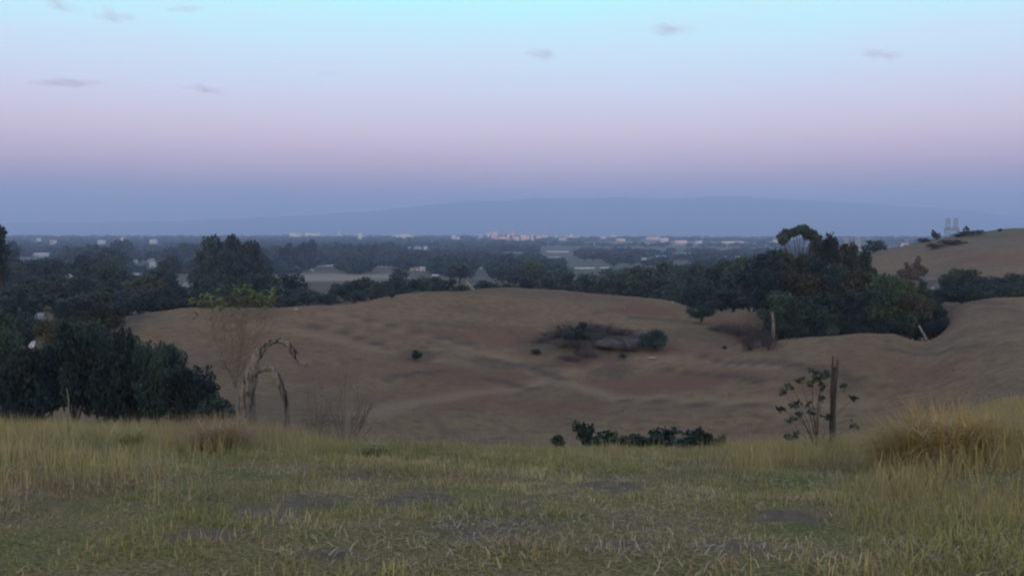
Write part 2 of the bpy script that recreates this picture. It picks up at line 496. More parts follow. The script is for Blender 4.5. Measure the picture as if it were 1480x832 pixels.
def ground_material():
    m, nt, b = new_mat('dry_pasture_ground')
    tc = N(nt, 'ShaderNodeTexCoord'); co = tc.outputs['Object']
    z1 = N(nt, 'ShaderNodeSeparateColor'); z2 = N(nt, 'ShaderNodeSeparateColor')
    a1 = N(nt, 'ShaderNodeAttribute', attribute_name='zones'); a2 = N(nt, 'ShaderNodeAttribute', attribute_name='zones_more')
    nt.links.new(a1.outputs['Color'], z1.inputs[0]); nt.links.new(a2.outputs['Color'], z2.inputs[0])
    n1 = noise(nt, co, 0.07, 6, 0.6); n2 = noise(nt, co, 0.9, 5, 0.65); n3 = noise(nt, co, 6.0, 5, 0.7)
    hill = ramp(nt, n1, [(0.32, (0.145, 0.100, 0.061)), (0.44, (0.172, 0.117, 0.069)), (0.54, (0.20, 0.134, 0.078)), (0.64, (0.178, 0.111, 0.066)), (0.74, (0.21, 0.158, 0.087))])
    fine = ramp(nt, n2, [(0.28, (0.62, 0.62, 0.62)), (0.5, (1, 1, 1)), (0.72, (1.25, 1.22, 1.15))])
    hill = mixrgb(nt, 1.0, hill, fine, 'MULTIPLY')
    hill = mixrgb(nt, z1.outputs[1], hill, mixrgb(nt, n2, (0.14, 0.074, 0.047), (0.195, 0.106, 0.067)))
    hill = mixrgb(nt, z1.outputs[0], hill, (0.25, 0.172, 0.108))
    plain = ramp(nt, noise(nt, co, 0.006, 6, 0.62), [(0.36, (0.06, 0.075, 0.05)), (0.5, (0.10, 0.105, 0.065)), (0.66, (0.13, 0.115, 0.08))])
    plain = mixrgb(nt, z1.outputs[2], plain, mixrgb(nt, n1, (0.20, 0.165, 0.125), (0.24, 0.215, 0.155)))
    soil = ramp(nt, n3, [(0.3, (0.085, 0.064, 0.048)), (0.5, (0.15, 0.114, 0.084)), (0.72, (0.22, 0.172, 0.122))])
    moss = mixrgb(nt, 1.0, ramp(nt, n2, [(0.35, (0.15, 0.15, 0.055)), (0.5, (0.21, 0.175, 0.08)), (0.65, (0.23, 0.17, 0.105))]), ramp(nt, noise(nt, co, 34.0, 6, 0.8), [(0.36, (0.22, 0.22, 0.20)), (0.64, (1.6, 1.55, 1.4))]), 'MULTIPLY')
    soil = mixrgb(nt, a2.outputs['Alpha'], moss, soil)
    c = mixrgb(nt, z2.outputs[1], hill, plain)
    c = mixrgb(nt, z1.outputs[2], c, mixrgb(nt, n1, (0.25, 0.175, 0.125), (0.30, 0.235, 0.16)))
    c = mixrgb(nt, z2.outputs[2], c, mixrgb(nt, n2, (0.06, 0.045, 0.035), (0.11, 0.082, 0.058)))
    c = mixrgb(nt, z2.outputs[0], c, soil)
    nt.links.new(c, b.inputs['Base Color'])
    b.inputs['Roughness'].default_value = 0.95
    b.inputs['Specular IOR Level'].default_value = 0.1
    bp = N(nt, 'ShaderNodeBump', i_Strength=0.7, i_Distance=0.05)
    nt.links.new(noise(nt, co, 9.0, 7, 0.75), bp.inputs['Height']); nt.links.new(bp.outputs[0], b.inputs['Normal'])
    return m


build_ground()

# far range of mountains behind the plain
RIDGE = [(-500, 326), (-100, 324), (100, 322), (300, 317), (450, 310), (560, 301), (660, 293), (760, 288), (860, 286), (960, 287.5), (1060, 284.5), (1150, 288),
         (1250, 294), (1330, 300), (1400, 306), (1480, 314), (1600, 322), (1950, 328)]


def build_mountains():
    px = np.linspace(-400, 1880, 420)
    top = pchip([a for a, _ in RIDGE], [b for _, b in RIDGE], px) + (fbm(px / 60.0, px * 0 + 3, 61, 4) - 0.5) * 5
    ds = np.linspace(9100, 11100, 36)
    s = (ds - 9100) / 2000
    prof = np.where(s < 0.62, (s / 0.62) ** 1.25, 1 - ((s - 0.62) / 0.38) * 0.5)
    Dk = 9100 + 0.62 * 2000
    V = np.zeros((len(ds), len(px), 3))
    for k, p in enumerate(px):
        h = at(740, top[k], Dk)[2]
        V[:, k, 0] = (p - 740) / FPX * ds
        V[:, k, 1] = ds
        V[:, k, 2] = -38.5 + (h + 38.5) * prof
    rough = (fbm(V[..., 0] / 420, V[..., 1] / 420, 71, 5) - 0.5) * 0.45
    V[..., 2] += (V[..., 2] + 39) * rough * np.sin(np.pi * np.clip(s / 0.62, 0, 1))[:, None]
    V[0, :, 2] = -60
    n, w = len(ds), len(px)
    i = np.arange(n - 1)[:, None] * w; k = np.arange(w - 1)[None, :]
    q = np.stack([i + k, i + k + 1, i + w + k + 1, i + w + k], -1).reshape(-1, 4)
    mb = MB().add(V.reshape(-1, 3), q)
    tag(link('mountains', mb.mesh('mountains', [mat_plain('forested_slopes', (0.15, 0.14, 0.15), 0.95, 0.4, 0.01)], None, True)), kind='structure')


build_mountains()

# ------------------------------------------------------------------ trees
def leaf_cards(rng, C, size, tint, up=0.5, droop=0.0, aspect=1.5):
    """small leaf spray quads at the points C, each with a random facing"""
    n = len(C)
    nr = rng.normal(size=(n, 3)); nr[:, 2] += up
    nr /= np.linalg.norm(nr, axis=1)[:, None]
    a = np.cross(nr, rng.normal(size=(n, 3))); a /= np.linalg.norm(a, axis=1)[:, None] + 1e-9
    b = np.cross(nr, a)
    s = size * rng.uniform(0.6, 1.4, (n, 1))
    a = a * s * 0.5 * aspect; b = b * s * 0.5
    V = np.stack([C - a, C - b * 0.9 + a * 0.1, C + a, C + b - a * 0.1], 1).reshape(-1, 3)
    q = np.arange(4 * n).reshape(-1, 4)
    return V, q, np.repeat(tint, 4, 0)


def tree_meshes(seed, style='round', nl=4000, leaf=0.035):
    """unit tree: height 1, crown about 1 wide. Returns trunk mesh and crown mesh."""
    rng = np.random.default_rng(seed); random.seed(seed)
    lobes = []
    if style == 'umbrella':
        for k in range(21):
            x = -0.5 + k / 20.0
            lobes.append((x + rng.uniform(-.03, .03), rng.uniform(-.2, .2), 0.92 - 0.5 * x * x + rng.uniform(-.02, .02), rng.uniform(.045, .075)))
        lobes += [(-0.40, 0.05, 0.60, 0.06), (0.36, -0.05, 0.58, 0.08), (0.10, 0.1, 0.66, 0.05), (.2, 0, .6, .06)]
        fork = 0.42
    else:
        n = {'round': 20, 'tall': 22, 'spread': 22, 'bush': 16, 'cone': 20}[style]
        for k in range(n):
            while True:
                p = rng.uniform(-1, 1, 3)
                if 0.25 < np.linalg.norm(p) < 1: break
            if style == 'round': c = (p[0] * .36, p[1] * .36, .60 + p[2] * .27); r = rng.uniform(.10, .2)
            elif style == 'tall': c = (p[0] * .32 * (1.1 - .3 * p[2]), p[1] * .32, .56 + p[2] * .34); r = rng.uniform(.09, .17)
            elif style == 'spread': c = (p[0] * .40, p[1] * .40, .70 + p[2] * .18 - .12 * (p[0] ** 2 + p[1] ** 2)); r = rng.uniform(.09, .17)
            elif style == 'cone': h = rng.uniform(0, 1); c = (p[0] * .38 * (1 - h), p[1] * .38 * (1 - h), .15 + .78 * h); r = .05 + .14 * (1 - h)
            else: c = (p[0] * .36, p[1] * .36, .46 + p[2] * .34); r = rng.uniform(.13, .22)
            lobes.append((*c, r))
        fork = {'round': .28, 'tall': .22, 'spread': .4, 'bush': .08, 'cone': .5}[style]
    tr = MB()
    lean = rng.uniform(-.04, .04, 2)
    base = [np.array((lean[0] * t * t * 2, lean[1] * t * t * 2, t * fork - 0.03 * (t == 0))) for t in (0, .33, .66, 1)]
    tr.tube(base, [.034, .026, .023, .021], 7, rough=.15)
    for (x, y, z, r) in lobes[::2]:
        p0 = base[-1] - np.array((0, 0, rng.uniform(0, fork * .4)))
        p2 = np.array((x, y, z)); mid = (p0 + p2) / 2 + np.array((0, 0, .05)) + rng.uniform(-.03, .03, 3)
        tr.tube([p0, mid, p2], [.014, .009, .004], 5)
    w = np.array([l[3] ** 2 for l in lobes]); w /= w.sum()
    cr = MB()
    for (x, y, z, r), f in zip(lobes, w):
        n = max(8, int(nl * f))
        p = rng.normal(size=(n, 3)); p /= np.linalg.norm(p, axis=1)[:, None]
        p *= rng.uniform(0.15, 1, (n, 1)) ** 0.5
        p *= r * (0.8 + 0.5 * vnoise(p[:, 0] * 2.5 + x * 9, p[:, 1] * 2.5 + z * 9, seed))[:, None] * 1.05
        p *= np.array((1.7, 1.7, .5)) if style == 'umbrella' else np.array((1, 1, .8))
        C = p + np.array((x, y, z))
        keep = vnoise(C[:, 0] * 9, C[:, 2] * 9 + C[:, 1] * 5, seed + 3) > 0.22
        C = C[keep]
        t = rng.uniform(.65, 1.4) * rng.uniform(.75, 1.25, (len(C), 1)) * np.array([[1.0, 1.0, 1.0]])
        t = t * (1 + rng.uniform(-.1, .12) * np.array([[1.0, .3, -.8]]))
        V, q, t = leaf_cards(rng, C, leaf, t)
        cr.add(V, q, None, 0, t)
    A = np.vstack(cr.v)
    zt = np.percentile(A[:, 2], 99.6); wd = (np.percentile(A[:, 0], 99) - np.percentile(A[:, 0], 1) + np.percentile(A[:, 1], 99) - np.percentile(A[:, 1], 1)) / 2
    k = np.array((1 / wd, 1 / wd, 1 / zt), np.float32)
    cr.v = [v * k for v in cr.v]; tr.v = [v * k for v in tr.v]
    return tr, cr


TPL = {}
for style, seeds in (('round', (1, 2, 3)), ('tall', (4, 5)), ('spread', (6, 7)), ('bush', (8, 9)), ('umbrella', (10,)), ('cone', (11,))):
    for lod, nl, leaf in (('near', 5200, .034), ('mid', 1700, .055), ('far', 420, .10)):
        TPL[(style, lod)] = []
        for s in seeds:
            t, c = tree_meshes(s, style, nl, leaf)
            tm = t.mesh('trunk', [M['bark']], None, True); cm = c.mesh('crown', [M['dark']], 'tint')
            TPL[(style, lod)].append((tm, cm))


def tree(name, label, cat, X, Y, W, H, style, kind, group=None, lod=None, sink=0.0):
    z = gz(X, Y) - sink
    if lod is None:
        lod = 'near' if Y < 140 else ('mid' if Y < 420 else 'far')
    tm, cm = random.choice(TPL[(style, lod)])
    t = thing(name, label, cat, (X, Y, z), group)
    t.rotation_euler = (0, 0, random.uniform(0, 6.28) if style != 'umbrella' else 0)
    t.scale = (W, W, H)
    link('trunk', tm, t)
    c = link('crown', cm, t)
    if kind != 'dark':
        c.material_slots[0].link = 'OBJECT'; c.material_slots[0].material = M[kind]
    return t


def house_d(px, base):
    return hit(px, base, 45)[1]


HOLES = [(61, 372, 22), (40, 376, 24), (99, 400, 10), (215, 379, 17), (221, 386, 9), (196, 380, 7), (198, 398, 15), (269, 415, 9), (58, 461, 14), (52, 504, 11),
         (471, 386, 26), (556, 386, 26), (605, 392, 24), (843, 389, 36), (874, 388, 17), (1352, 418, 10)]


def planted(name, label, cat, px, top, d, wpx, style, kind, group=None, lod=None, minh=1.0):
    """a tree standing on the terrain d metres away whose crown top shows at photo height `top`"""
    for hx, hb, hw in HOLES:                       # leave the sight line to a house open
        if abs(px - hx) < (wpx * .8 + hw) / 2 and top < hb and d < house_d(hx, hb):
            top = hb + 1 + random.uniform(0, 3)
    p = at(px, top, d)
    H = p[2] - gz(p[0], d)
    if H < minh: return None
    return tree(name, label, cat, p[0], d, max(0.4, wpx / FPX * d), H * 1.02, style, kind, group, lod)


def pick(seq, w=None):
    return random.choices(seq, w)[0]


random.seed(21)
# --- dark thicket in the hollow at the left, just below the near grass
row = [(-62, 474, 58), (-28, 468, 55), (4, 476, 57), (38, 470, 52), (72, 478, 56), (108, 472, 54), (140, 478, 57), (172, 482, 53), (200, 490, 55), (226, 500, 52), (250, 512, 55), (272, 534, 51), (292, 556, 52), (310, 574, 50)]
shown = [r for r in row if r[0] > -10]
for (px, top, d) in row:
    if px > -10:
        lab = 'dark bushy tree behind the left tall grass, %s in front' % ORD[[r[0] for r in shown].index(px)]
    else:
        continue
    planted('bushy_tree', lab, 'tree', px, top, d, random.uniform(56, 74), pick(['bush', 'round']), pick(['dark', 'mid', 'dark']), 'trees of the dark thicket in the left hollow')
for k, px in enumerate(range(-20, 150, 34)):
    planted('bushy_tree', 'dark tree deep in the left thicket, %s of its second row' % ORD[k], 'tree', px + random.uniform(-6, 6), random.uniform(436, 458) + max(0, px - 90) * .18, random.uniform(72, 86), random.uniform(52, 70), 'round',
            pick(['dark', 'mid', 'olive']), 'trees of the dark thicket in the left hollow')
# --- wooded slope beyond, layer over layer up to the plain
def fill_row(label, group, x0, x1, step, tops, dr, w, styles, kinds, lod=None, name='woodland_tree'):
    px = x0
    while px < x1:
        planted(name, label, 'tree', px, random.uniform(*tops), random.uniform(*dr), random.uniform(*w), pick(styles), pick(kinds), group, lod)
        px += step * random.uniform(0.75, 1.25)


LW, LG = 'dark tree in the dense wood on the left slope below the scattered white houses', 'dense wood on the left slope'
for (x0, x1, step, tops, dr, w, lod) in [(-20, 150, 22, (424, 446), (98, 112), (46, 64), 'near'), (-20, 165, 22, (408, 430), (118, 135), (42, 58), 'mid'), (-20, 385, 19, (412, 432), (150, 165), (36, 54), 'mid'),
                                         (-20, 385, 17, (398, 420), (175, 200), (34, 50), 'mid'), (-15, 385, 17, (386, 404), (215, 240), (32, 46), 'mid'), (-15, 385, 17, (374, 394), (260, 290), (28, 42), 'mid')]:
    fill_row(LW, LG, x0, x1, step, tops, dr, w, ['bush', 'bush', 'bush', 'tall'], ['dark', 'dark', 'mid', 'dark', 'olive'], lod)
SW, SGR = 'blue-dark tree among the white houses along the skyline at the left', 'skyline trees at the left'
fill_row(SW, SGR, -10, 390, 15, (360, 378), (330, 390), (26, 40), ['round', 'tall', 'spread'], ['dark', 'dark', 'mid'], 'mid')
fill_row(SW, SGR, -10, 250, 17, (349, 364), (450, 560), (22, 36), ['round', 'tall', 'spread'], ['dark', 'dark', 'mid'], 'far')
fill_row(SW, SGR, 20, 470, 15, (345, 360), (680, 900), (18, 28), ['round', 'tall', 'spread'], ['dark', 'dark', 'mid'], 'far')
planted('tall_tree', 'tall dark tree cut by the left edge of the picture, breaking the horizon', 'tree', -4, 328, 150, 44, 'tall', 'dark')
planted('spreading_tree', 'flat-topped tree on the left skyline beside the tallest edge tree', 'tree', 40, 337, 330, 30, 'spread', 'dark')
for k, (px, top, d, w) in enumerate([(286, 352, 262, 44), (306, 343, 270, 40), (334, 342, 268, 38), (358, 350, 262, 36), (318, 362, 235, 52), (345, 372, 232, 50), (282, 372, 230, 44)]):
    planted('tall_tree', 'tall dark tree in the big clump above the lime sapling, %s in it' %
            ['leftmost', 'first peak', 'second peak', 'rightmost', 'lower middle', 'lower right', 'lower left'][k], 'tree', px, top, d, w, 'round' if k % 2 else 'tall', 'dark', 'big dark clump on the left')
# --- belt of trees just behind the crest of the brown hill
belt = [(372, 408, 205, 40), (402, 414, 200, 34), (418, 397, 215, 40), (446, 420, 195, 34), (472, 424, 190, 30), (498, 410, 215, 34), (524, 402, 225, 34), (548, 412, 205, 30), (570, 400, 225, 36), (598, 404, 215, 36), (622, 400, 225, 34),
        (646, 404, 215, 34), (668, 412, 200, 26), (704, 406, 225, 28), (732, 409, 215, 26), (760, 402, 230, 30), (790, 400, 225, 32), (818, 394, 240, 36), (846, 396, 230, 36), (874, 404, 220, 34)]
for k, (px, top, d, w) in enumerate(belt):
    planted('round_tree', 'dark round tree just behind the brown hill crest, %s of the belt' % ORD[k], 'tree', px, top, d, w * 1.15, 'bush', pick(['dark', 'mid', 'dark']), 'belt behind the brown hill crest')
    planted('shrub', 'low dark shrub filling the gaps of the belt behind the brown hill crest', 'shrub', px + 14, top + random.uniform(12, 20), d - 12, w, 'bush', pick(['dark', 'mid']), 'shrubs of the belt behind the hill crest', 'mid')
belt2 = [(893, 392, 215, 38), (915, 386, 225, 38), (938, 388, 215, 36), (962, 380, 225, 40), (986, 386, 205, 36), (1008, 380, 215, 38), (1032, 384, 200, 36), (1054, 376, 205, 40), (1076, 372, 195, 40),
         (905, 404, 190, 40), (945, 402, 185, 40), (985, 404, 180, 44), (1022, 402, 175, 44), (1058, 398, 172, 44), (1000, 422, 165, 40), (1045, 420, 160, 44), (1085, 412, 158, 44), (960, 418, 170, 36)]
for k, (px, top, d, w) in enumerate(belt2):
    planted('round_tree', 'dark tree right of the brown hill crest, %s' % (ORD[k] + ', back row' if k < 9 else ORD[sorted(range(9, 18), key=lambda i: belt2[i][0]).index(k)] + ', front row'), 'tree', px, top, d, w * 1.2, 'bush',
            pick(['dark', 'dark', 'mid']), 'wood right of the brown hill crest', 'mid')
planted('round_tree', 'greener round tree standing out of the blue woods above the hill crest', 'tree', 771, 376, 300, 30, 'round', 'green')
# --- the high wood at the right, behind the small knoll
right = [(1092, 372, 148, 50), (1114, 364, 140, 50), (1132, 364, 136, 46), (1184, 348, 132, 38), (1203, 344, 128, 40), (1220, 356, 124, 40), (1240, 366, 120, 42), (1170, 368, 122, 56), (1146, 376, 120, 52),
         (1120, 392, 118, 56), (1160, 396, 114, 60), (1205, 384, 116, 58), (1240, 392, 112, 54), (1268, 398, 112, 52), (1292, 402, 110, 50), (1316, 408, 112, 46),
         (1128, 424, 104, 56), (1166, 430, 103, 60), (1206, 426, 102, 58), (1246, 422, 102, 58), (1284, 424, 101, 54), (1318, 424, 101, 50), (1345, 432, 104, 36)]
NM = ['back', 'middle', 'front']
for k, (px, top, d, w) in enumerate(right):
    rw, base = (0, 0) if k < 9 else ((1, 9) if k < 16 else (2, 16))
    xs = sorted(r[0] for r in right[base: {0: 9, 1: 16, 2: 23}[rw]])
    planted('wood_tree', 'dark tree of the tall right wood, %s in its %s row' % (ORD[xs.index(px)], NM[rw]), 'tree', px, top, d, w * 1.12, pick(['round', 'round', 'tall', 'bush'] if rw < 2 else ['bush', 'round']),
            pick(['dark', 'dark', 'mid', 'olive'] if px < 1260 else ['mid', 'green', 'olive']), 'tall right-hand wood')
fill_row('low dark bush along the foot of the right-hand wood behind the knoll', 'undergrowth of the right-hand wood', 1122, 1350, 20, (452, 470), (96, 101), (30, 46), ['bush'], ['dark', 'dark', 'mid'], 'near', 'woodland_bush')
p = at(1156, 329, 126)
tree('umbrella_tree', 'flat-topped umbrella tree with open branches rising highest out of the right-hand wood', 'tree', p[0], 126, 4.4, p[2] - gz(p[0], 126) + 0.3, 'umbrella', 'dark', None, 'near')
planted('pointed_tree', 'small pointed dark tree at the right end of the wood beside the knoll', 'tree', 1358, 446, 100, 34, 'cone', 'dark')
planted('pointed_tree', 'small dark bush leaning over the hill at the right end of the wood', 'bush', 1374, 458, 99, 26, 'bush', 'mid')
# --- trees between the two right hills
hollow = [(1332, 404, 150, 42, 'dark'), (1352, 410, 146, 34, 'dark'), (1372, 394, 158, 44, 'mid'), (1396, 390, 162, 50, 'green'), (1420, 400, 152, 44, 'dark'), (1446, 402, 158, 46, 'dark'), (1472, 396, 160, 48, 'mid'), (1500, 398, 160, 46, 'dark'),
          (1390, 414, 140, 44, 'dark'), (1416, 414, 138, 44, 'mid'), (1440, 412, 142, 46, 'dark'), (1464, 410, 140, 46, 'mid'), (1484, 408, 142, 46, 'dark')]
for k, (px, top, d, w, kd) in enumerate(hollow):
    if px > 1490: continue
    xs = sorted(r[0] for r in hollow if r[0] < 1490)
    planted('hollow_tree', '%s tree between the two right hills, %s' % ({'dark': 'dark', 'mid': 'dark green', 'green': 'greenest'}[kd], ORD[xs.index(px)]), 'tree', px, top, d, w * 1.1, 'bush', kd, 'trees between the right hills', 'near')
def hill_bush(label, px, top, base, wpx, style, kind, name='hill_bush', cat='bush'):
    X, d = hit(px, base, 20)
    tree(name, label, cat, X, d, wpx / FPX * d * 1.1, (base - top) / FPX * d * 1.05, style, kind, None, 'near' if d < 200 else 'mid', .05)


for (px, top, base, w, st, kd, lab) in [
        (1310, 380, 404, 22, 'cone', 'dull', 'greyish pointed tree on the face of the far right hill, left of its twin'), (1326, 372, 402, 22, 'cone', 'dull', 'taller greyish pointed tree on the face of the far right hill, right of its twin'),
        (1262, 348, 366, 26, 'bush', 'dark', 'dark bush at the left foot of the far right hill beside a white tower'), (1350, 352, 360, 18, 'bush', 'olive', 'faint olive bush low on the far right hill'),
        (1377, 347, 353, 30, 'bush', 'olive', 'wide olive bush just under the top of the far right hill'), (1333, 344, 350.5, 15, 'bush', 'dark', 'small bush on the crest of the far right hill, lowest of the crest bushes'),
        (1349, 333, 348, 6, 'tall', 'dark', 'thin small tree on the far right hill crest left of the pylon'), (1354, 337, 348, 9, 'tall', 'dark', 'wider small tree on the far right hill crest left of the pylon'),
        (1384, 338, 343, 14, 'bush', 'dark', 'dark crest shrub right beneath the pylon, first of the shrub row'), (1395, 334.5, 341.5, 15, 'bush', 'dark', 'dark crest shrub beneath the pylon, second of the shrub row'),
        (1406, 333.5, 340, 15, 'bush', 'dark', 'dark crest shrub right of the pylon, third of the shrub row'), (1417, 333, 339, 12, 'bush', 'dark', 'dark crest shrub right of the pylon, last of the shrub row'),
        (1445, 330.5, 336, 5, 'bush', 'dark', 'lone tiny bush on the far right hill crest'), (1396, 327, 341, 7, 'spread', 'dark', 'thin faint tree rising over the crest shrub row')]:
    hill_bush(lab, px, top, base, w, st, kd, 'hill_tree' if base - top > 12 else 'hill_shrub', 'tree' if base - top > 12 else 'shrub')
# --- bushes on the brown hill
for (px, top, base, w, st, kd, lab) in [
        (1012, 441, 466, 32, 'bush', 'mid', 'green bush on the right shoulder of the brown hill crest'), (949, 478, 506, 38, 'bush', 'dark', 'dark round bush at the right of the grey scrub on the hill'),
        (601, 506, 520, 15, 'bush', 'dark', 'small dark lone bush on the left face of the brown hill'),
        (776, 504, 511, 14, 'bush', 'dark', 'low dark bush left of the grey scrub'),
        (901, 511, 518, 11, 'bush', 'dark', 'tiny dark bush below the grey scrub'), (566, 424, 431, 7, 'bush', 'dark', 'tiny dark bush on the left part of the hill crest'), (1047, 499, 505, 6, 'bush', 'dark', 'tiny dark bush right of the scrub, near the dusky slope'),
        (842, 466, 490, 44, 'cone', 'dark', 'dark bush at the upper left of the grey scrub')]:
    hill_bush(lab, px, top, base, w, st, kd)

# ------------------------------------------------------------------ leafless scrub, rocks, dead wood
def twigs(mb, p, d, ln, rad, level, rng, n=3, spread=.55, kids=3):
    pts = [p]; q = np.array(p, float); dd = np.array(d, float)
    for k in range(3):
        dd = dd + rng.normal(size=3) * .13; dd /= np.linalg.norm(dd)
        q = q + dd * ln / 3; pts.append(q.copy())
    mb.tube(pts, np.linspace(rad, rad * .55, 4), 5 if rad > .02 else n, cap=False)
    if level == 0: return
    for k in range(kids):
        i = 1 + int(rng.integers(0, 3))
        e = dd + rng.normal(size=3) * spread; e[2] += .15; e /= np.linalg.norm(e)
        twigs(mb, pts[i], e, ln * rng.uniform(.6, .82), rad * .58, level - 1, rng, n, spread, kids)


SCRUB = []
for s in (31, 32, 33):
    rng = np.random.default_rng(s); mb = MB()
    for k in range(11):
        d = np.array((rng.normal() * .6, rng.normal() * .6, 1.0)); d /= np.linalg.norm(d)
        twigs(mb, (rng.normal() * .05, rng.normal() * .05, 0), d, .34, .020, 4, rng)
    SCRUB.append(mb.mesh('twigs', [M['purple']], 'tint'))


def scrub(label, px, base, hpx, wpx, group=None, d=None, top=None):
    if d is None:
        X, d = hit(px, base, 20)
    else:
        X = at(px, base, d)[0]
    z = gz(X, d)
    H = hpx / FPX * d if top is None else at(px, top, d)[2] - z
    w = wpx / FPX * d
    o = link('leafless_scrub', random.choice(SCRUB), None, (X, d, z - .03))
    o.scale = (w / .95, w / .95, H / .85)
    o.rotation_euler = (0, 0, random.uniform(0, 6))
    return tag(o, label, 'scrub', group)


random.seed(5)
for k, (px, base, h, w) in enumerate([(780, 494, 9, 44), (802, 489, 15, 46), (824, 484, 20, 46), (850, 483, 22, 42), (876, 482, 17, 40), (898, 485, 14, 40), (928, 492, 11, 40), (814, 501, 13, 40), (836, 506, 20, 40), (862, 499, 24, 42), (886, 500, 16, 36),
                                      (848, 517, 15, 46), (822, 521, 10, 44), (906, 507, 10, 38)]):
    scrub('grey-purple leafless scrub around the boulders on the hill', px, base, h, w, 'leafless scrub on the hill')
for k, (px, base, h, w) in enumerate([(1052, 480, 16, 36), (1068, 486, 26, 40), (1088, 492, 34, 38), (1104, 500, 36, 34), (1084, 506, 28, 40), (1112, 506, 32, 28), (1036, 478, 12, 36)]):
    scrub('dusky leafless scrub on the slope at the left end of the right-hand wood', px, base, h, w, 'leafless scrub beside the wood')
rng = np.random.default_rng(35); fb = MB()
for k in range(10):
    d = np.array((rng.normal() * .8, rng.normal() * .7, .9)); d /= np.linalg.norm(d)
    twigs(fb, (0, 0, 0), d, .36, .009, 3, rng)
FAINT = fb.mesh('twigs', [M['faint']], 'tint')
SCRUB, KEEP = [FAINT], SCRUB
scrub('pale leafless thorn bush right of the bent dead tree', 496, 590, 96, 84, d=36, top=512)
scrub('thin leafless bush between the bent dead tree and the pale thorn bush', 452, 592, 84, 56, d=34, top=520)
SCRUB = KEEP


def boulder(label, px, py, d, wpx, hpx, seed, mat='rock'):
    x, y = hit(px, py, 20)
    z = gz(x, y); rng = np.random.default_rng(seed)
    import bmesh
    bm = bmesh.new(); bmesh.ops.create_icosphere(bm, subdivisions=3, radius=1.0)
    V = np.array([v.co[:] for v in bm.verts])
    F = [[v.index for v in f.verts] for f in bm.faces]; bm.free()
    for k in range(9):                       # cleave flat faces off a ball
        n = rng.normal(size=3); n /= np.linalg.norm(n); c = rng.uniform(.55, .85)
        e = V @ n - c
        V = V - np.where(e > 0, e, 0)[:, None] * n
    V += (fbm(V[:, 0] * 3 + seed, V[:, 1] * 3 + V[:, 2] * 2, seed, 4) - .5)[:, None] * .14 * V
    w = wpx / FPX * y / 2; h = hpx / FPX * y
    V = V * np.array((w, w * .8, h * .62)); V[:, 2] += h * .38
    o = link('boulder', MB().add(V, None, F).mesh('boulder', [M[mat]]), None, (x, y, z))
    o.rotation_euler = (0, 0, rng.uniform(-.4, .4))
    tag(o, label, 'boulder')


boulder('largest grey boulder in the scrub on the hill', 882, 503, 0, 46, 15, 3)
boulder('squarish purple-grey boulder at the right side of the scrub', 914, 503, 0, 38, 15, 4)
boulder('pale flat stone on the cattle track below the boulders', 942, 518, 0, 14, 2, 7, 'palerock')
boulder('small white stone on the right part of the brown hill crest', 972, 439, 0, 4, 4, 8, 'palerock')
boulder('small pale rock at the foot of the belt, left of the brown hill crest', 428, 449, 0, 6, 4, 9, 'palerock')

# bent dead tree arching over behind the near grass
DT = 22.0
t0 = at(352, 596, DT); t0[2] = gz(t0[0], DT) - .1
dead = thing('dead_tree', 'grey dead tree whose bare trunk bends over in an arch behind the near grass', 'dead tree', tuple(t0))
rel = lambda px, py, dy=0.0: at(px, py, DT + dy) - t0


def spline(pts, n=6):
    pts = [np.array(p, float) for p in pts]; P_ = [pts[0]] + pts + [pts[-1]]; out = []
    for i in range(1, len(P_) - 2):
        for k in range(n):
            t = k / n; a, b, c, d = P_[i - 1], P_[i], P_[i + 1], P_[i + 2]
            out.append(.5 * ((2 * b) + (c - a) * t + (2 * a - 5 * b + 4 * c - d) * t * t + (3 * b - a - 3 * c + d) * t ** 3))
    out.append(pts[-1]); return out


def limb(name, parent, pts, radii, mat, n=9, rough=.22, seg=5):
    pp = spline(pts, seg)
    rr = np.interp(np.linspace(0, 1, len(pp)), np.linspace(0, 1, len(radii)), radii)
    return link(name, MB().tube(pp, rr, n, rough=rough).mesh(name, [mat], None, True), parent)


px1 = DT / FPX
limb('trunk', dead, [(0, 0, 0), rel(353, 600), rel(355, 575), rel(361, 545), rel(369, 520), rel(378, 503)], [12 * px1, 12 * px1, 12 * px1, 10 * px1, 7.5 * px1, 5.8 * px1], M['greybark'], 10)
limb('root_flare', dead, [rel(366, 640), rel(364, 596), rel(364, 570), rel(368, 546)], [6 * px1, 5.5 * px1, 5 * px1, 4 * px1], M['greybark'], 7)
limb('branch', dead, [rel(377, 506), rel(388, 496, .1), rel(402, 492, .2), rel(415, 497, .3), rel(426, 511, .3), rel(436, 526, .3)], [5.6 * px1, 4.6 * px1, 3.4 * px1, 4.4 * px1, 5 * px1, 3 * px1], M['greybark'], 8)
limb('branch', dead, [rel(362, 545), rel(376, 535, -.2), rel(392, 533, -.3), rel(400, 545, -.3), rel(407, 560, -.3), rel(413, 582, -.3), rel(414, 640, -.3)], [4.2 * px1, 3 * px1, 4.4 * px1, 5.6 * px1, 5 * px1, 4.4 * px1, 4.4 * px1], M['greybark'], 8)
limb('branch', dead, [rel(376, 506), rel(386, 494, -.2), rel(404, 489, -.3), rel(418, 491, -.4)], [2.2 * px1, 1.6 * px1, 1.2 * px1, .6 * px1], M['greybark'], 5)
limb('twig', dead, [rel(434, 523, .3), rel(442, 528, .3), rel(445, 524, .3)], [1.6 * px1, 1.0 * px1, .4 * px1], M['greybark'], 5)

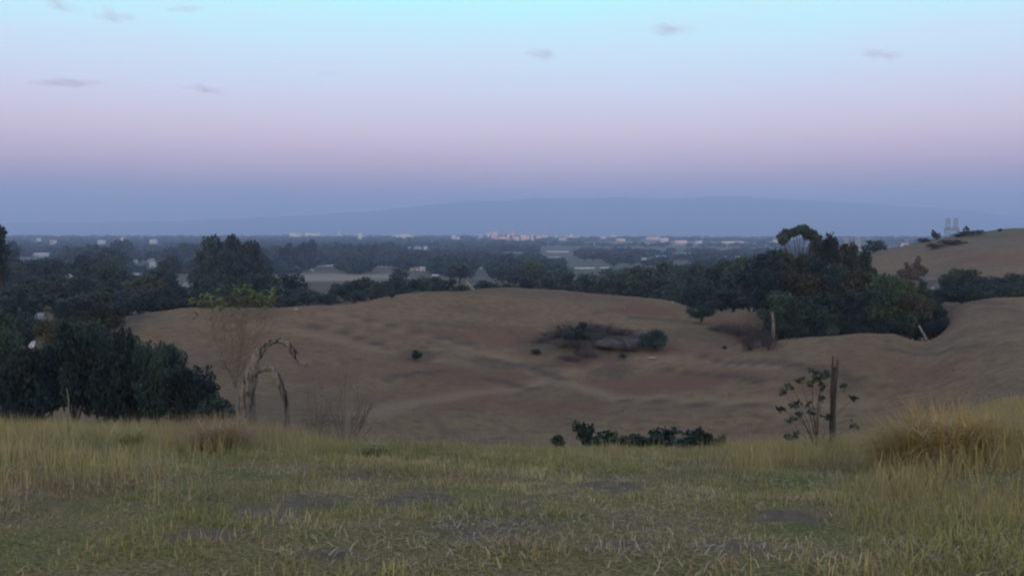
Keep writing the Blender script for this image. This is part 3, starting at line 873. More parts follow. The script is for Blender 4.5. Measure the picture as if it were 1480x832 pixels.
# sparse sapling with lime leaves on top of bare twigs, behind the dead tree
DS = 33.0
b0 = at(338, 600, DS); b0[2] = gz(b0[0], DS)
sap = thing('sapling', 'sparse young tree with bright yellow-green leaves on top of bare thin twigs', 'tree', tuple(b0))
rng = np.random.default_rng(77); random.seed(77)
top = [(286, 440), (296, 432), (318, 434), (332, 438), (346, 428), (360, 430), (376, 432), (392, 430), (364, 424), (308, 444), (352, 440), (384, 440)]
tm = MB(); fm = MB()
forkp = at(340, 560, DS) - b0
tm.tube([(0, 0, -.1), forkp * .5 + (.03, 0, 0), forkp], [.03, .024, .018], 7, rough=.1)
for k, (px, py) in enumerate(top):
    e = at(px, py, DS + rng.uniform(-1, 1)) - b0
    s = forkp + np.array((0, 0, rng.uniform(-.3, .3)))
    mid = s * .45 + e * .55 + rng.normal(size=3) * .12 + np.array(((e[0] - s[0]) * .12, 0, -.1))
    tm.tube(spline([s, mid, e], 5), np.linspace(.009, .004, 11), 4, cap=False)
    for j in range(9):
        d = np.array((rng.normal() * .7, rng.normal() * .7, .6)); d /= np.linalg.norm(d)
        twigs(tm, s * (1 - .1 * j) + e * .1 * j if j else mid, d, .7, .006, 3, rng)
    n = 15
    ang = rng.uniform(0, 2 * math.pi, n); el = rng.uniform(-.35, 1.0, n)
    for a, q in zip(ang, el):                      # strap-like leaves in a rosette at each tip
        L = rng.uniform(.28, .55); wd = L * .16
        o_ = np.array((math.cos(a) * math.cos(q), math.sin(a) * math.cos(q), math.sin(q))); sd = np.array((-math.sin(a), math.cos(a), 0)) * wd
        p0 = e + rng.normal(size=3) * np.array((.26, .3, .2)); p1 = p0 + o_ * L * .55; p2 = p1 + o_ * L * .4 - np.array((0, 0, L * .28))
        v = [p0 - sd * .25, p0 + sd * .25, p1 + sd, p1 - sd, p2]
        tt = np.full(3, rng.uniform(.6, 1.2))
        fm.add(v, [(0, 1, 2, 3)], [(3, 2, 4)], 0, tt)
link('stem', tm.mesh('stem', [M['twig']], None, True), sap)
link('leaves', fm.mesh('leaves', [M['lime']], 'tint'), sap)


def rooted(pts_px, d, r0, r1, name, label, cat, mat, n=6):
    """a bare stem given by photo points at distance d, its foot pushed into the ground"""
    w = [at(a, b, d) for a, b in pts_px]
    foot = w[0].copy(); g = gz(foot[0], d)
    foot[2] = g - .05
    pts = [foot] + (w if w[0][2] > g + .1 else w[1:])
    pts = spline(pts, 4)
    me = MB().tube(pts, np.linspace(r0, r1, len(pts)), n, rough=.12)
    me.v = [v - np.array((foot[0], d, g), np.float32) for v in me.v]
    o = link(name, me.mesh(name, [mat], None, True), None, (foot[0], d, g))
    return tag(o, label, cat)


rooted([(1341, 495), (1335, 483), (1328, 470)], 91, .16, .10, 'dead_tree', 'pale bare trunk leaning left at the right end of the wood', 'dead tree', M['palebark'])
rooted([(1333, 495), (1333, 488)], 91, .12, .08, 'tree_stump', 'short pale stump just left of the pale leaning trunk', 'stump', M['palebark'])
rooted([(1319, 495), (1318, 488)], 91.5, .09, .06, 'tree_stump', 'thin short stump second left of the pale leaning trunk', 'stump', M['palebark'])
rooted([(1117, 499), (1118, 470), (1116, 451)], 93, .22, .16, 'dead_tree', 'tall straight grey dead trunk at the left end of the right-hand wood', 'dead tree', M['greybark'])
rooted([(684, 419), (678, 411), (672, 405)], 156, .35, .2, 'dead_tree', 'pale crooked trunk showing over the brown hill crest', 'dead tree', M['palebark'])
rooted([(902, 455), (902, 443)], 128, .09, .08, 'fence_post', 'thin pale fence post standing on the red scar below the hill crest', 'post', M['palebark'])
rooted([(787, 488), (787, 478)], 110, .08, .06, 'fence_post', 'thin pale stake left of the grey scrub on the hill', 'post', M['palebark'])
rooted([(98, 600), (99, 578), (96, 560)], 12.5, .010, .005, 'dead_stalk', 'pale dry stalk standing above the grass at the left', 'stalk', M['palebark'])
rooted([(496, 600), (506, 570), (519, 549)], 30, .014, .007, 'dead_branch', 'pale bare branch slanting up to the right in the thorn bush', 'branch', M['palebark'])

# leaning old fence post at the right with a split head
DP = 13.6
f0 = at(1203, 640, DP); f0[2] = gz(f0[0], DP)
post = thing('fence_post', 'weathered dark wooden fence post leaning slightly in the grass at the right', 'post', tuple(f0))
r_ = lambda px, py, dy=0.: at(px, py, DP + dy) - f0
u = DP / FPX
limb('shaft', post, [(0, 0, -.2), r_(1203, 620), r_(1204, 580), r_(1206, 545), r_(1207, 530)], [4.2 * u, 4.3 * u, 4.1 * u, 4.5 * u, 4.2 * u], M['postwood'], 8, .14)
limb('splinter', post, [r_(1203.5, 545), r_(1203.5, 528), r_(1203.5, 513)], [2.4 * u, 1.8 * u, .9 * u], M['postwood'], 5, .2)
limb('splinter', post, [r_(1209, 545), r_(1210, 530), r_(1211, 518)], [2.6 * u, 2.4 * u, 1.3 * u], M['postwood'], 5, .2)

# weedy plant with round dark leaf clusters beside the post
wd0 = at(1180, 640, 13.3); wd0[2] = gz(wd0[0], 13.3)
weed = thing('weed_plant', 'straggly weed with round dark leaf clusters left of the old fence post', 'plant', tuple(wd0))
rng = np.random.default_rng(5); sm = MB(); lm = MB()
for (px, py) in [(1175, 535), (1190, 543), (1156, 548), (1172, 555), (1188, 556), (1141, 558), (1131, 566), (1218, 558), (1188, 577), (1234, 575), (1128, 590), (1145, 585), (1154, 584), (1169, 583), (1174, 594), (1141, 605), (1154, 600), (1194, 600),
                 (1236, 615), (1139, 632), (1152, 628), (1195, 540), (1180, 548)]:
    e = at(px, py, 13.3 + rng.uniform(-.35, .35)) - wd0
    mid = e * np.array((.35, .35, .55)) + rng.normal(size=3) * .03
    sm.tube(spline([(rng.normal() * .03, rng.normal() * .03, 0), mid, e], 4), np.linspace(.006, .003, 9), 4, cap=False)
    C = e + rng.normal(size=(12, 3)) * np.array((.035, .035, .028))
    V, q, t = leaf_cards(rng, C, .062, rng.uniform(.6, 1.2, (12, 1)) * np.ones((1, 3)), .8)
    lm.add(V, q, None, 0, t)
link('stems', sm.mesh('stems', [M['bark']]), weed); link('leaves', lm.mesh('leaves', [M['mid']], 'tint'), weed)

# row of dark leafy shrubs along the lip of the near slope
SH = []
for s in (51, 52, 53):
    rng = np.random.default_rng(s); st = MB(); lf = MB()
    for k in range(11):
        a = rng.uniform(0, 6.28); e = np.array((math.cos(a) * rng.uniform(.1, .5), math.sin(a) * rng.uniform(.1, .5), rng.uniform(.35, 1.0)))
        st.tube(spline([(0, 0, -.05), e * np.array((.5, .5, .6)), e], 3), np.linspace(.02, .008, 7), 4, cap=False)
        for j in range(3):
            C = e * rng.uniform(.55, 1.0) + rng.normal(size=(14, 3)) * .085
            V, q, t = leaf_cards(rng, C, .13, rng.uniform(.55, 1.35, (14, 1)) * np.ones((1, 3)), .5, 0, 1.7)
            lf.add(V, q, None, 0, t)
    SH.append((st.mesh('stems', [M['bark']]), lf.mesh('leaves', [M['mid']], 'tint')))
shr = [(806, 637, 20, 0), (845, 606, 26, 1), (872, 624, 40, 0), (905, 634, 40, 2), (936, 630, 34, 1), (962, 620, 36, 2), (988, 628, 38, 0), (1013, 616, 36, 1), (1040, 639, 20, 2)]
for k, (px, tp, w, v) in enumerate(shr):
    d = 17.0 + .6 * (k % 3)
    p = at(px, tp, d); z = gz(p[0], d)
    lab = {0: 'smallest dark weed bush at the left end of the row on the near lip', 1: 'dark leafy bush with the highest upright leaf, near the left end of the lip row',
           8: 'small dark bush at the right end of the bush row on the lip'}.get(k, 'dark leafy bush on the near slope lip, %s' % ORD[k])
    t = thing('leafy_shrub', lab, 'shrub', (p[0], d, z), 'dark bushes on the lip of the near slope')
    t.scale = (w / FPX * d * 1.2, w / FPX * d * 1.2, max(.3, p[2] - z)); t.rotation_euler = (0, 0, k * 1.3)
    link('stems', SH[v][0], t); link('leaves', SH[v][1], t)

# ------------------------------------------------------------------ buildings on the plain
SIGHT = []
def building(name, label, px, base, top, wpx, wall='white', roof='tin', depth=None, d=None, roofshare=.35, style='gable', group=None, cat='building', details=True):
    """box house: walls, pitched or flat roof, door and windows; `base` and `top` are photo heights"""
    if d is None:
        x, d = hit(px, base, 45 if (px < 300 or px > 1300) else 200)
    p0 = at(px, base, d); p1 = at(px, top, d)
    X = p0[0]; z = gz(X, d)
    SIGHT.append((px - wpx / 2 - 1, px + wpx / 2 + 1, base, d))
    W = wpx / FPX * d; H = p1[2] - max(z, p0[2])
    H = max(H, 1.2)
    zb = max(z, p0[2]) - .3
    D = depth or min(max(1.6, W * .6), 30)
    t = thing(name, label, cat, (X, d, z), group)
    zb -= z
    hw = H * (1 - roofshare) if style == 'gable' else H
    mb = MB().box(-W / 2, W / 2, -D / 2, D / 2, -1.0, zb + hw)
    if style == 'gable':
        for s in (-1, 1):
            mb.add([(s * W / 2, -D / 2, zb + hw), (s * W / 2, D / 2, zb + hw), (s * W / 2, 0, zb + H)], None, [(0, 1, 2)])
    link('wall', mb.mesh('wall', [M[wall]]), t)
    rb = MB(); o = .04 * W + min(.3, .06 * W); e = min(.2, .05 * H)
    if style == 'gable':
        q = H - hw; k = q / (D / 2)
        for s in (-1, 1):
            ov = min(.5, .1 * D); y1 = s * (D / 2 + ov); z1 = zb + hw - ov * k + .05
            a = [(-W / 2 - o, 0, zb + H + .05), (W / 2 + o, 0, zb + H + .05), (W / 2 + o, y1, z1), (-W / 2 - o, y1, z1)]
            b = [(x, y, zz + e) for x, y, zz in a]
            rb.add(a + b, [(0, 1, 2, 3), (4, 7, 6, 5), (0, 4, 5, 1), (1, 5, 6, 2), (2, 6, 7, 3), (3, 7, 4, 0)])
    else:
        rb.box(-W / 2 - .2, W / 2 + .2, -D / 2 - .2, D / 2 + .2, zb + H, zb + H + max(.4, H * .06))
    link('roof', rb.mesh('roof', [M[roof]]), t)
    if details:
        nwin = int(np.clip(W / 4, 1, 8))
        rows = 1 if style == 'gable' or H < 7 else int(np.clip(H / 4, 1, 9))
        for r in range(rows):
            wb = MB()
            for k in range(nwin):
                x = -W / 2 + (k + .5) * W / nwin; zz = zb + (r + .45) * (hw / rows)
                if rows == 1 and k == nwin // 2: continue
                wb.box(x - W / nwin * .17, x + W / nwin * .17, -D / 2 - .06, -D / 2 + .1, zz, zz + hw / rows * .35)
            if wb.n: link('window', wb.mesh('window', [M['glass']]), t)
        if rows == 1:
            x = -W / 2 + (nwin // 2 + .5) * W / nwin
            link('door', MB().box(x - .6, x + .6, -D / 2 - .05, -D / 2 + .1, zb - .2, zb + min(hw * .8, 2.2)).mesh('door', [M['greyroof']]), t)
    return t


B = building
B('farmhouse', 'long white house with a dark gable end among the trees near the left edge', 61, 372, 365, 20, 'white', 'whitetin', roofshare=.5)
B('shed', 'low grey-roofed shed just left of the long white house near the left edge', 40, 376, 371, 22, 'tin', 'greyroof')
B('hut', 'small pale yellowish hut in the dark trees below the long white house', 99, 400, 391, 8, 'white', 'tin', roofshare=.4)
B('farmhouse', 'white house with a bright roof half hidden by trees at the left', 215, 379, 373, 15, 'white', 'whitetin', roofshare=.5)
B('farmhouse', 'lower white annex beside the white house with the bright roof', 221, 386, 378, 8, 'white', 'whitetin')
B('hut', 'tiny white hut left of the white house with the bright roof', 196, 380, 375, 5, 'white', 'whitetin')
B('shed', 'low pale flat-roofed shed below the white house in the left trees', 198, 398, 394, 13, 'tin', 'tin', roofshare=.6)
B('hut', 'small pale hut below the big dark tree clump at the left', 269, 415, 408, 7, 'white', 'tin', roofshare=.5)
B('hut', 'round-roofed pale hut above the dark thicket at the left', 58, 461, 453, 12, 'tin', 'tin', roofshare=.6)
B('hut', 'small white hut in the dark thicket at the left edge', 52, 504, 495, 9, 'white', 'whitetin', roofshare=.5)
for k, (px, b, t, w, lab) in enumerate([(56, 350, 344, 5, 'white block between treetops at far left skyline'), (77, 353, 347, 8, 'pale block in the treetop gap right of the flat-topped tree'),
                                        (147, 353, 347, 9, 'pale block on the left skyline between two groups of trees'), (178, 349, 343, 6, 'bright white block on the left skyline above the white house'), (222, 353, 346, 9, 'bluish pale block at the right end of the left skyline')]):
    B('house', lab, px, b, t, w, 'white', 'whitetin', style='flat')
B('barn', 'long white shed at the upper edge of the pale field', 471, 385, 382, 21, 'white', 'whitetin', roofshare=.45)
B('hut', 'tiny white hut below the left end of the long white shed', 451, 392, 388.5, 4, 'white', 'whitetin')
B('barn', 'long low shed with a dark roof right of the pale field', 556, 386, 382, 20, 'white', 'darkroof', roofshare=.5)
B('farmhouse', 'white farmhouse with a bright gable right of the pale field', 600, 391, 385, 13, 'white', 'whitetin', roofshare=.45)
B('farmhouse', 'tall white gable end joined to the white farmhouse right of the pale field', 611, 392, 385, 7, 'white', 'whitetin', roofshare=.4)
B('hut', 'small white roof at the right below the white farmhouse', 629, 400, 396, 8, 'white', 'whitetin', roofshare=.6)
B('hut', 'tiny white post-like hut in the blue woods above the hill crest', 695, 390, 385.5, 3, 'white', 'whitetin')
for (px, b, t, w, lab, nm, wl, rf, st) in [
        (591, 362, 357, 5, 'pale narrow block at the left above the blue trees', 'house', 'white', 'tin', 'flat'), (604, 360, 356, 9, 'pale low house above the blue trees, middle one of three', 'house', 'white', 'tin', 'gable'),
        (615, 361, 356, 4, 'white narrow block above the blue trees, right one of three', 'house', 'white', 'whitetin', 'flat'),
        (806, 364.5, 362.5, 30, 'long thin pale greenhouse on the middle plain', 'greenhouse', 'white', 'whitetin', 'gable'), (802, 372.5, 370.5, 15, 'pale shed below the long thin greenhouse', 'barn', 'tin', 'tin', 'gable'),
        (743, 366, 364, 20, 'long bluish shed in the woods left of the greenhouse', 'barn', 'tin', 'tin', 'gable'), (845, 388.5, 386, 26, 'long white shed nearest above the right part of the hill', 'barn', 'white', 'whitetin', 'gable'),
        (874, 388, 385.5, 12, 'short white shed right of the long white shed', 'barn', 'white', 'whitetin', 'gable'), (955, 371, 369, 14, 'pale shed on the plain above the right end of the hill', 'barn', 'white', 'tin', 'gable'),
        (993, 367, 363, 12, 'dark-roofed house on the plain above the right-hand belt', 'farmhouse', 'white', 'darkroof', 'gable'), (930, 376, 372, 7, 'tiny bright house on the plain right of the short white shed', 'house', 'white', 'whitetin', 'gable'),
        (1058, 372, 370, 20, 'long white shed left of the high right-hand wood', 'barn', 'white', 'whitetin', 'gable'), (986, 378, 374, 14, 'low black-roofed shed among trees below the dark-roofed house', 'barn', 'tin', 'darkroof', 'gable')]:
    B(nm, lab, px, b, t, w, wl, rf, style=st, roofshare=.5)
# the distant town: every block on its own
town = [(427, 340, 336.5, 14, 'w'), (452, 340, 336.5, 20, 'w'), (490, 340, 334.5, 3, 'w'), (521, 347, 337, 5, 'w'), (584, 343, 339, 31, 'w'), (586, 340, 337.5, 14, 'w'), (656, 346, 340, 6, 'w'), (662, 347, 342, 4, 'w'), (695, 345, 338.5, 5, 'w'),
        (706, 342, 335.5, 4, 'w'), (715, 346, 335, 9, 'p'), (727, 347, 342, 12, 'p'), (735, 347, 339, 4, 'p'), (742, 346, 334.5, 3.5, 'p'), (747, 348, 342, 7, 'p'), (757, 348, 340, 9, 'p'), (763, 348, 341, 4, 'p'), (769, 348, 340, 4, 'p'), (778, 346, 341, 7, 'p'),
        (785, 344, 339.5, 4, 'w'), (790, 344, 339.5, 4, 'w'), (804, 345, 339.5, 3, 'w'), (813, 347, 343.5, 10, 'p'), (821, 344, 340, 6, 'w'), (829, 344, 340.5, 16, 'w'), (826, 342, 338, 4, 'w'), (872, 346, 341.5, 6, 'w'),
        (887, 344, 340, 7, 'w'), (897, 349, 345, 12, 'p'), (944, 347, 342.5, 18, 'p'), (960, 350, 344, 9, 'w'), (984, 352, 347.5, 14, 'p'), (1010, 352, 348, 6, 'w'), (1058, 352, 348.5, 28, 'w'), (1125, 352, 346, 12, 'w'), (1224, 358, 344, 3.2, 'w'), (1240, 354, 342, 3.4, 'w')]
town_names = {0: 'long pale shed at the far left of the distant town', 1: 'long pale shed second from the left of the distant town', 2: 'tiny white tower left of the blue treetops in the distant town', 3: 'white tower block rising over the blue treetops left of the town',
              4: 'longest bright white factory hall at the left of the distant town', 5: 'raised middle roof of the bright factory hall at the left of the town', 10: 'largest pinkish tower block at the heart of the distant town', 13: 'thin tall pinkish tower right of the largest tower block',
              34: 'low white block left of the umbrella tree', 35: 'tall white tower right of the high wood', 36: 'white tank tower beside a thin mast right of the high wood', 33: 'long low white hall at the right of the distant town'}
for k, (px, b, t, w, c) in enumerate(town):
    lab = town_names.get(k)
    if lab is None:
        lab = ('pinkish' if c == 'p' else 'white') + (' wide block' if w > 9 else ' small block') + ' in the distant town, ' + {6: 'left one of the pair left of the centre', 7: 'right one of the pair left of the centre', 8: 'standing alone left of the centre', 9: 'just left of the largest pinkish tower',
              11: 'low beside the largest pinkish tower', 12: 'left of the thin tall tower', 14: 'just right of the thin tall tower', 15: 'broad-fronted in the middle of the pink blocks', 16: 'right of the broad-fronted middle block', 17: 'slender at the right end of the pink blocks',
              18: 'set apart right of the pink blocks', 19: 'left one of the white twins', 20: 'right one of the white twins', 21: 'slender, right of the white twins', 22: 'low in front of the long white hall', 23: 'at the left end of the long white hall',
              24: 'long hall right of the white twins', 25: 'raised on top of the long white hall', 26: 'lonely right of the long white hall', 27: 'first of the right-hand blocks', 28: 'low below the first of the right-hand blocks', 29: 'long in the right-hand strip', 30: 'taller at the right of the long strip block',
              31: 'at the right end of the strip', 32: 'tiny right of the strip'}[k]
    o = B('town_building', lab, px, b, t, w * 1.05, 'pink' if c == 'p' else ('tin' if px > 1200 else 'white'), 'whitetin' if c == 'w' else 'pink', style='flat', d=900 if px > 1200 else min(hit(px, b, 1500)[1], 3250 + (k % 5) * 20), depth=25 if px < 1200 else 8, details=False, group='blocks of the distant town' if px < 1110 else None)
B('farmhouse', 'white house wall under a wide grey roof between the right hills', 1352, 418, 411, 8, 'tin', 'greyroof', roofshare=.3)
B('shed', 'wide low grey-roofed shed above the white house wall between the right hills', 1340, 405, 399, 20, 'greyroof', 'greyroof', roofshare=.6)
B('hut', 'small white house on the crest of the far right hill', 1307, 355, 350.5, 9, 'white', 'whitetin', d=316, roofshare=.4)

# power pylon of two lattice masts behind the far right hill
PD = 520.0
q0 = at(1375, 345, PD); q0[2] = gz(q0[0], PD)
pyl = thing('power_pylon', 'grey twin-mast lattice power pylon standing behind the far right hill', 'pylon', tuple(q0))
k_ = PD / FPX
top_z = at(1375, 315.5, PD)[2] - q0[2]; arm_z = at(1375, 332, PD)[2] - q0[2]
for s in (-1, 1):
    mb = MB(); cx = s * 5.6 * k_
    w0, w1 = 8.0 * k_, 3.4 * k_
    nseg = 7
    c4 = [(-1, -1), (1, -1), (1, 1), (-1, 1)]
    lev = [(z, w0 + (w1 - w0) * z / top_z) for z in np.linspace(-.5, top_z, nseg + 1)]
    for a, b in c4:
        mb.tube([(cx + a * w * .5, b * w * .5, z) for z, w in lev], [.10] * (nseg + 1), 4)
    for (z0, wa), (z1, wb) in zip(lev[:-1], lev[1:]):
        for i in range(4):
            a, b = c4[i], c4[(i + 1) % 4]
            mb.tube([(cx + a[0] * wa * .5, a[1] * wa * .5, z0), (cx + b[0] * wb * .5, b[1] * wb * .5, z1)], [.05, .05], 3, cap=False)
            mb.tube([(cx + b[0] * wa * .5, b[1] * wa * .5, z0), (cx + a[0] * wb * .5, a[1] * wb * .5, z1)], [.05, .05], 3, cap=False)
    mb.tube([(cx - 1.6 * k_, 0, top_z), (cx + 1.6 * k_, 0, top_z)], [.14, .14], 4)
    link('mast', mb.mesh('mast', [M['steel']]), pyl)
mb = MB()
for zz in (0, .9): mb.tube([(-11 * k_, 0, arm_z + zz), (11 * k_, 0, arm_z + zz)], [.15, .15], 4)
for i in range(16):
    x0 = -11 * k_ + i * 22 * k_ / 16; x1 = x0 + 22 * k_ / 16
    mb.tube([(x0, 0, arm_z + (i % 2) * .9), (x1, 0, arm_z + ((i + 1) % 2) * .9)], [.08, .08], 3, cap=False)
link('cross_arm', mb.mesh('cross_arm', [M['steel']]), pyl)
for x in (-10, 0, 10):
    link('insulator', MB().tube([(x * k_, 0, arm_z), (x * k_, 0, arm_z - 1.9)], [.13, .13], 6).mesh('insulator', [M['greyroof']]), pyl)
rooted([(1245, 352), (1245, 343)], 880, .35, .25, 'radio_mast', 'thin mast just right of the white tank tower', 'mast', M['steel'])

# ------------------------------------------------------------------ trees scattered over the plain
SG = np.array(SIGHT)


def photo_py(z, d):
    a = (EYE - z) / d
    return 416 + FPX * (a * CT - ST) / (CT + a * ST)


def hides(px, d, H, W):
    """would a tree here stand in front of a building the photo shows?"""
    zt = gz((px - 740) / FPX * d, d) + H
    w = W / d * FPX / 2
    return bool(np.any((SG[:, 3] > d) & (px + w > SG[:, 0]) & (px - w < SG[:, 1]) & (photo_py(zt, d) < SG[:, 2] - 1)))


def in_field(X, Y):
    f = np.zeros(np.shape(X))
    for a in FIELDS: f = np.maximum(f, patch(X, Y, *a[:4]))
    return f > .3


random.seed(99)
# blue treeline behind the pale field
for k, (px, top, d, w) in enumerate([(404, 366, 640, 22), (428, 362, 660, 24), (452, 358, 690, 24), (474, 353, 720, 24), (490, 350, 700, 22), (508, 352, 690, 20), (528, 353, 720, 24), (548, 351, 700, 22), (564, 350, 720, 22), (582, 354, 700, 22), (600, 361, 680, 22),
                                 (622, 362, 700, 24), (646, 362, 720, 24), (670, 364, 690, 24), (694, 362, 720, 26), (718, 366, 700, 26), (742, 366, 720, 26), (766, 366, 690, 28)]):
    dd = d + 330
    if hides(px, dd, 14, w / FPX * dd): dd = d + 460
    planted('plain_tree', 'hazy blue tree in the tall line beyond the pale field, %s' % ORD[k], 'tree', px, top, dd, w, pick(['round', 'tall', 'round']), 'dark', 'blue treeline beyond the pale field', 'far')
for k, px in enumerate(list(range(384, 800, 19)) + list(range(560, 835, 8))):
    d = random.uniform(600, 720) if k < 22 else random.uniform(330, 600); H = random.uniform(7, 11); W = random.uniform(9, 14)
    X = (px - 740) / FPX * d
    if in_field(np.array([X]), np.array([d]))[0] or hides(px, d, H, W): continue
    tree('plain_tree', 'blue-grey tree on the plain between the pale field and the sheds', 'tree', X, d, W, H, pick(['round', 'bush']), 'dark', 'trees between the field and the sheds', 'far')
n = 0
while n < 45:
    d = random.uniform(420, 1100); px = random.uniform(800, 1130)
    H = random.uniform(6, 12); W = random.uniform(9, 16); X = (px - 740) / FPX * d
    if in_field(np.array([X]), np.array([d]))[0] or hides(px, d, H, W): n += .2; continue
    n += 1
    tree('plain_tree', 'hazy tree scattered over the plain above the right-hand belt', 'tree', X, d, W, H, pick(['round', 'bush', 'tall']), pick(['dark', 'mid']), 'trees on the plain above the right-hand belt', 'far')


def far_woods():
    rng = np.random.default_rng(2024); mb = MB(); cnt = 0
    while cnt < 9000:
        d = math.exp(rng.uniform(math.log(620), math.log(6300))); px = rng.uniform(-250, 1730)
        X = (px - 740) / FPX * d
        dens = fbm(X / 330.0, d / 330.0, 88, 3)
        if d > 1100 and px > 780 and dens < .455: cnt += .3; continue
        if dens < (.30 if px < 800 else .42): cnt += .3; continue
        H = rng.uniform(5, 11) * (1.25 if px < 780 else .9); W = rng.uniform(9, 18) * (1 + d / 5000)
        if in_field(np.array([X]), np.array([d]))[0] or hides(px, d, H, W): cnt += .3; continue
        cnt += 1
        z = gz(X, d)
        m = 26 if d > 1500 else 60
        p = rng.normal(size=(m, 3)); p /= np.linalg.norm(p, axis=1)[:, None]
        p = p * np.array((W / 2, W / 2, H * .45)) * rng.uniform(.5, 1, (m, 1)) + np.array((X, d, z + H * .52))
        V, q, t = leaf_cards(rng, p, W * (.34 if m == 26 else .24), rng.uniform(.75, 1.2, (m, 1)) * np.ones((1, 3)) * rng.uniform(.7, 1.25), .3, 0, 1.2)
        mb.add(V, q, None, 0, t)
    tag(link('far_woods', mb.mesh('far_woods', [M['dark']], 'tint')), kind='stuff')


far_woods()

# ------------------------------------------------------------------ grass
STRAW = np.array((.52, .41, .22)); GREEN = np.array((.25, .25, .085)); OLIVE = np.array((.38, .32, .12)); RUST = np.array((.28, .17, .115)); PALE = np.array((.52, .43, .29))


def blades(mb, base, L, W, ang, lean, colr, curl=.5):
    """curved tapering blades: base (n,3), length, width, compass angle, lean 0..1"""
    n = len(base)
    dirv = np.stack([np.cos(ang), np.sin(ang), np.zeros(n)], 1)
    side = np.stack([-np.sin(ang), np.cos(ang), np.zeros(n)], 1) * (W / 2)[:, None]
    up = np.array((0, 0, 1.0))
    l1 = lean[:, None]; l2 = np.clip(lean + curl * lean + .05, 0, 1.6)[:, None]
    d1 = dirv * np.sin(l1) + up * np.cos(l1); d2 = dirv * np.sin(l2) + up * np.cos(l2)
    p1 = base + d1 * (L * .55)[:, None]; p2 = p1 + d2 * (L * .45)[:, None]
    V = np.stack([base - side, base + side, p1 + side * .8, p1 - side * .8, p2], 1).reshape(-1, 3)
    i = np.arange(n) * 5
    q = np.stack([i, i + 1, i + 2, i + 3], 1); t = np.stack([i + 3, i + 2, i + 4], 1)
    mb.add(V, q, t, 0, np.repeat(colr, 5, 0))


def scatter(rng, n, d0, d1, p0, p1):
    """n points spread evenly over the ground between two distances and two photo columns"""
    d = np.sqrt(rng.uniform(d0 ** 2, d1 ** 2, n)); px = rng.uniform(p0, p1, n)
    return (px - 740) / FPX * d, d, px


def mixc(a, b, t):
    t = np.clip(t, 0, 1)[:, None]
    return a * (1 - t) + b * t


def grass_colour(rng, X, Y):
    g = .65 * fbm(X / 1.3, Y / 1.3, 101, 3) + .35 * fbm(X / .3, Y / .3, 103, 2) + rng.normal(size=len(X)) * .06
    c = mixc(STRAW[None], GREEN[None], smooth(.40, .58, g))
    c = mixc(c, OLIVE[None], rng.uniform(0, .7, len(X)))
    br = smooth(.50, .66, fbm(X / .8, Y / .8, 107, 3))
    c = mixc(c, np.array((.24, .17, .105))[None], br * rng.uniform(.2, .9, len(X)))
    rr = np.zeros(len(X))
    for px, py, hx, hy in [(110, 715, 110, 45), (40, 690, 60, 40), (560, 770, 50, 12), (1300, 760, 40, 26)]:
        rr = np.maximum(rr, patch(X, Y, px, py, hx, hy))
    c = mixc(c, RUST[None], rr * rng.uniform(.2, .9, len(X)))
    gg = np.zeros(len(X))
    for px, py, hx, hy in [(540, 636, 110, 14), (690, 715, 60, 16), (250, 655, 150, 14), (1350, 800, 40, 26), (280, 700, 70, 26), (470, 730, 40, 14), (1080, 650, 120, 14), (1150, 690, 90, 20)]:
        gg = np.maximum(gg, patch(X, Y, px, py, hx, hy))
    c = mixc(c, np.array((.19, .25, .06))[None], gg * rng.uniform(.2, .9, len(X)))
    return c * rng.uniform(.55, 1.4, (len(X), 1))


def short_grass():
    rng = np.random.default_rng(301); mb = MB()
    X, Y, px = scatter(rng, 300000, 3.2, 16.5, -260, 1740)
    b = bare_mask(X, Y)
    k = rng.uniform(size=len(X)) > np.maximum(b * .93, (1 - smooth(.28, .48, fbm(X / .22, Y / .22, 57, 2))) * .85)
    X, Y = X[k], Y[k]; n = len(X)
    tall = fbm(X / .7, Y / .7, 55, 3)
    nearf = 1 - smooth(6.5, 10, Y)
    L = (.042 + .085 * smooth(.36, .78, tall)) * rng.uniform(.45, 1.5, n) * (1 + .25 * smooth(9, 13, Y)) * (1 - .22 * nearf)
    base = np.column_stack([X, Y, ground_z(X, Y) - .01])
    W = rng.uniform(.003, .008, n)
    blades(mb, base, L, W, rng.uniform(0, 6.283, n), np.abs(rng.normal(.62, .40, n)), grass_colour(rng, X, Y), .9)
    return mb


def straw_litter():
    """bent and fallen dry blades that lie over the turf"""
    rng = np.random.default_rng(302); mb = MB()
    X, Y, px = scatter(rng, 46000, 3.4, 14.5, -200, 1680)
    pt = fbm(X / .8, Y / .8, 66, 3)
    k = rng.uniform(size=len(X)) < smooth(.44, .70, pt) * .85 + .04
    X, Y = X[k], Y[k]; n = len(X)
    base = np.column_stack([X, Y, ground_z(X, Y) + rng.uniform(0, .05, n)])
    c = mixc(STRAW[None] * .8, PALE[None], rng.uniform(0, 1, n) ** 2) * rng.uniform(.6, 1.0, (n, 1))
    blades(mb, base, rng.uniform(.03, .12, n), rng.uniform(.004, .011, n), rng.uniform(0, 6.283, n), rng.uniform(.7, 1.55, n), c, rng.uniform(.2, 1))
    return mb


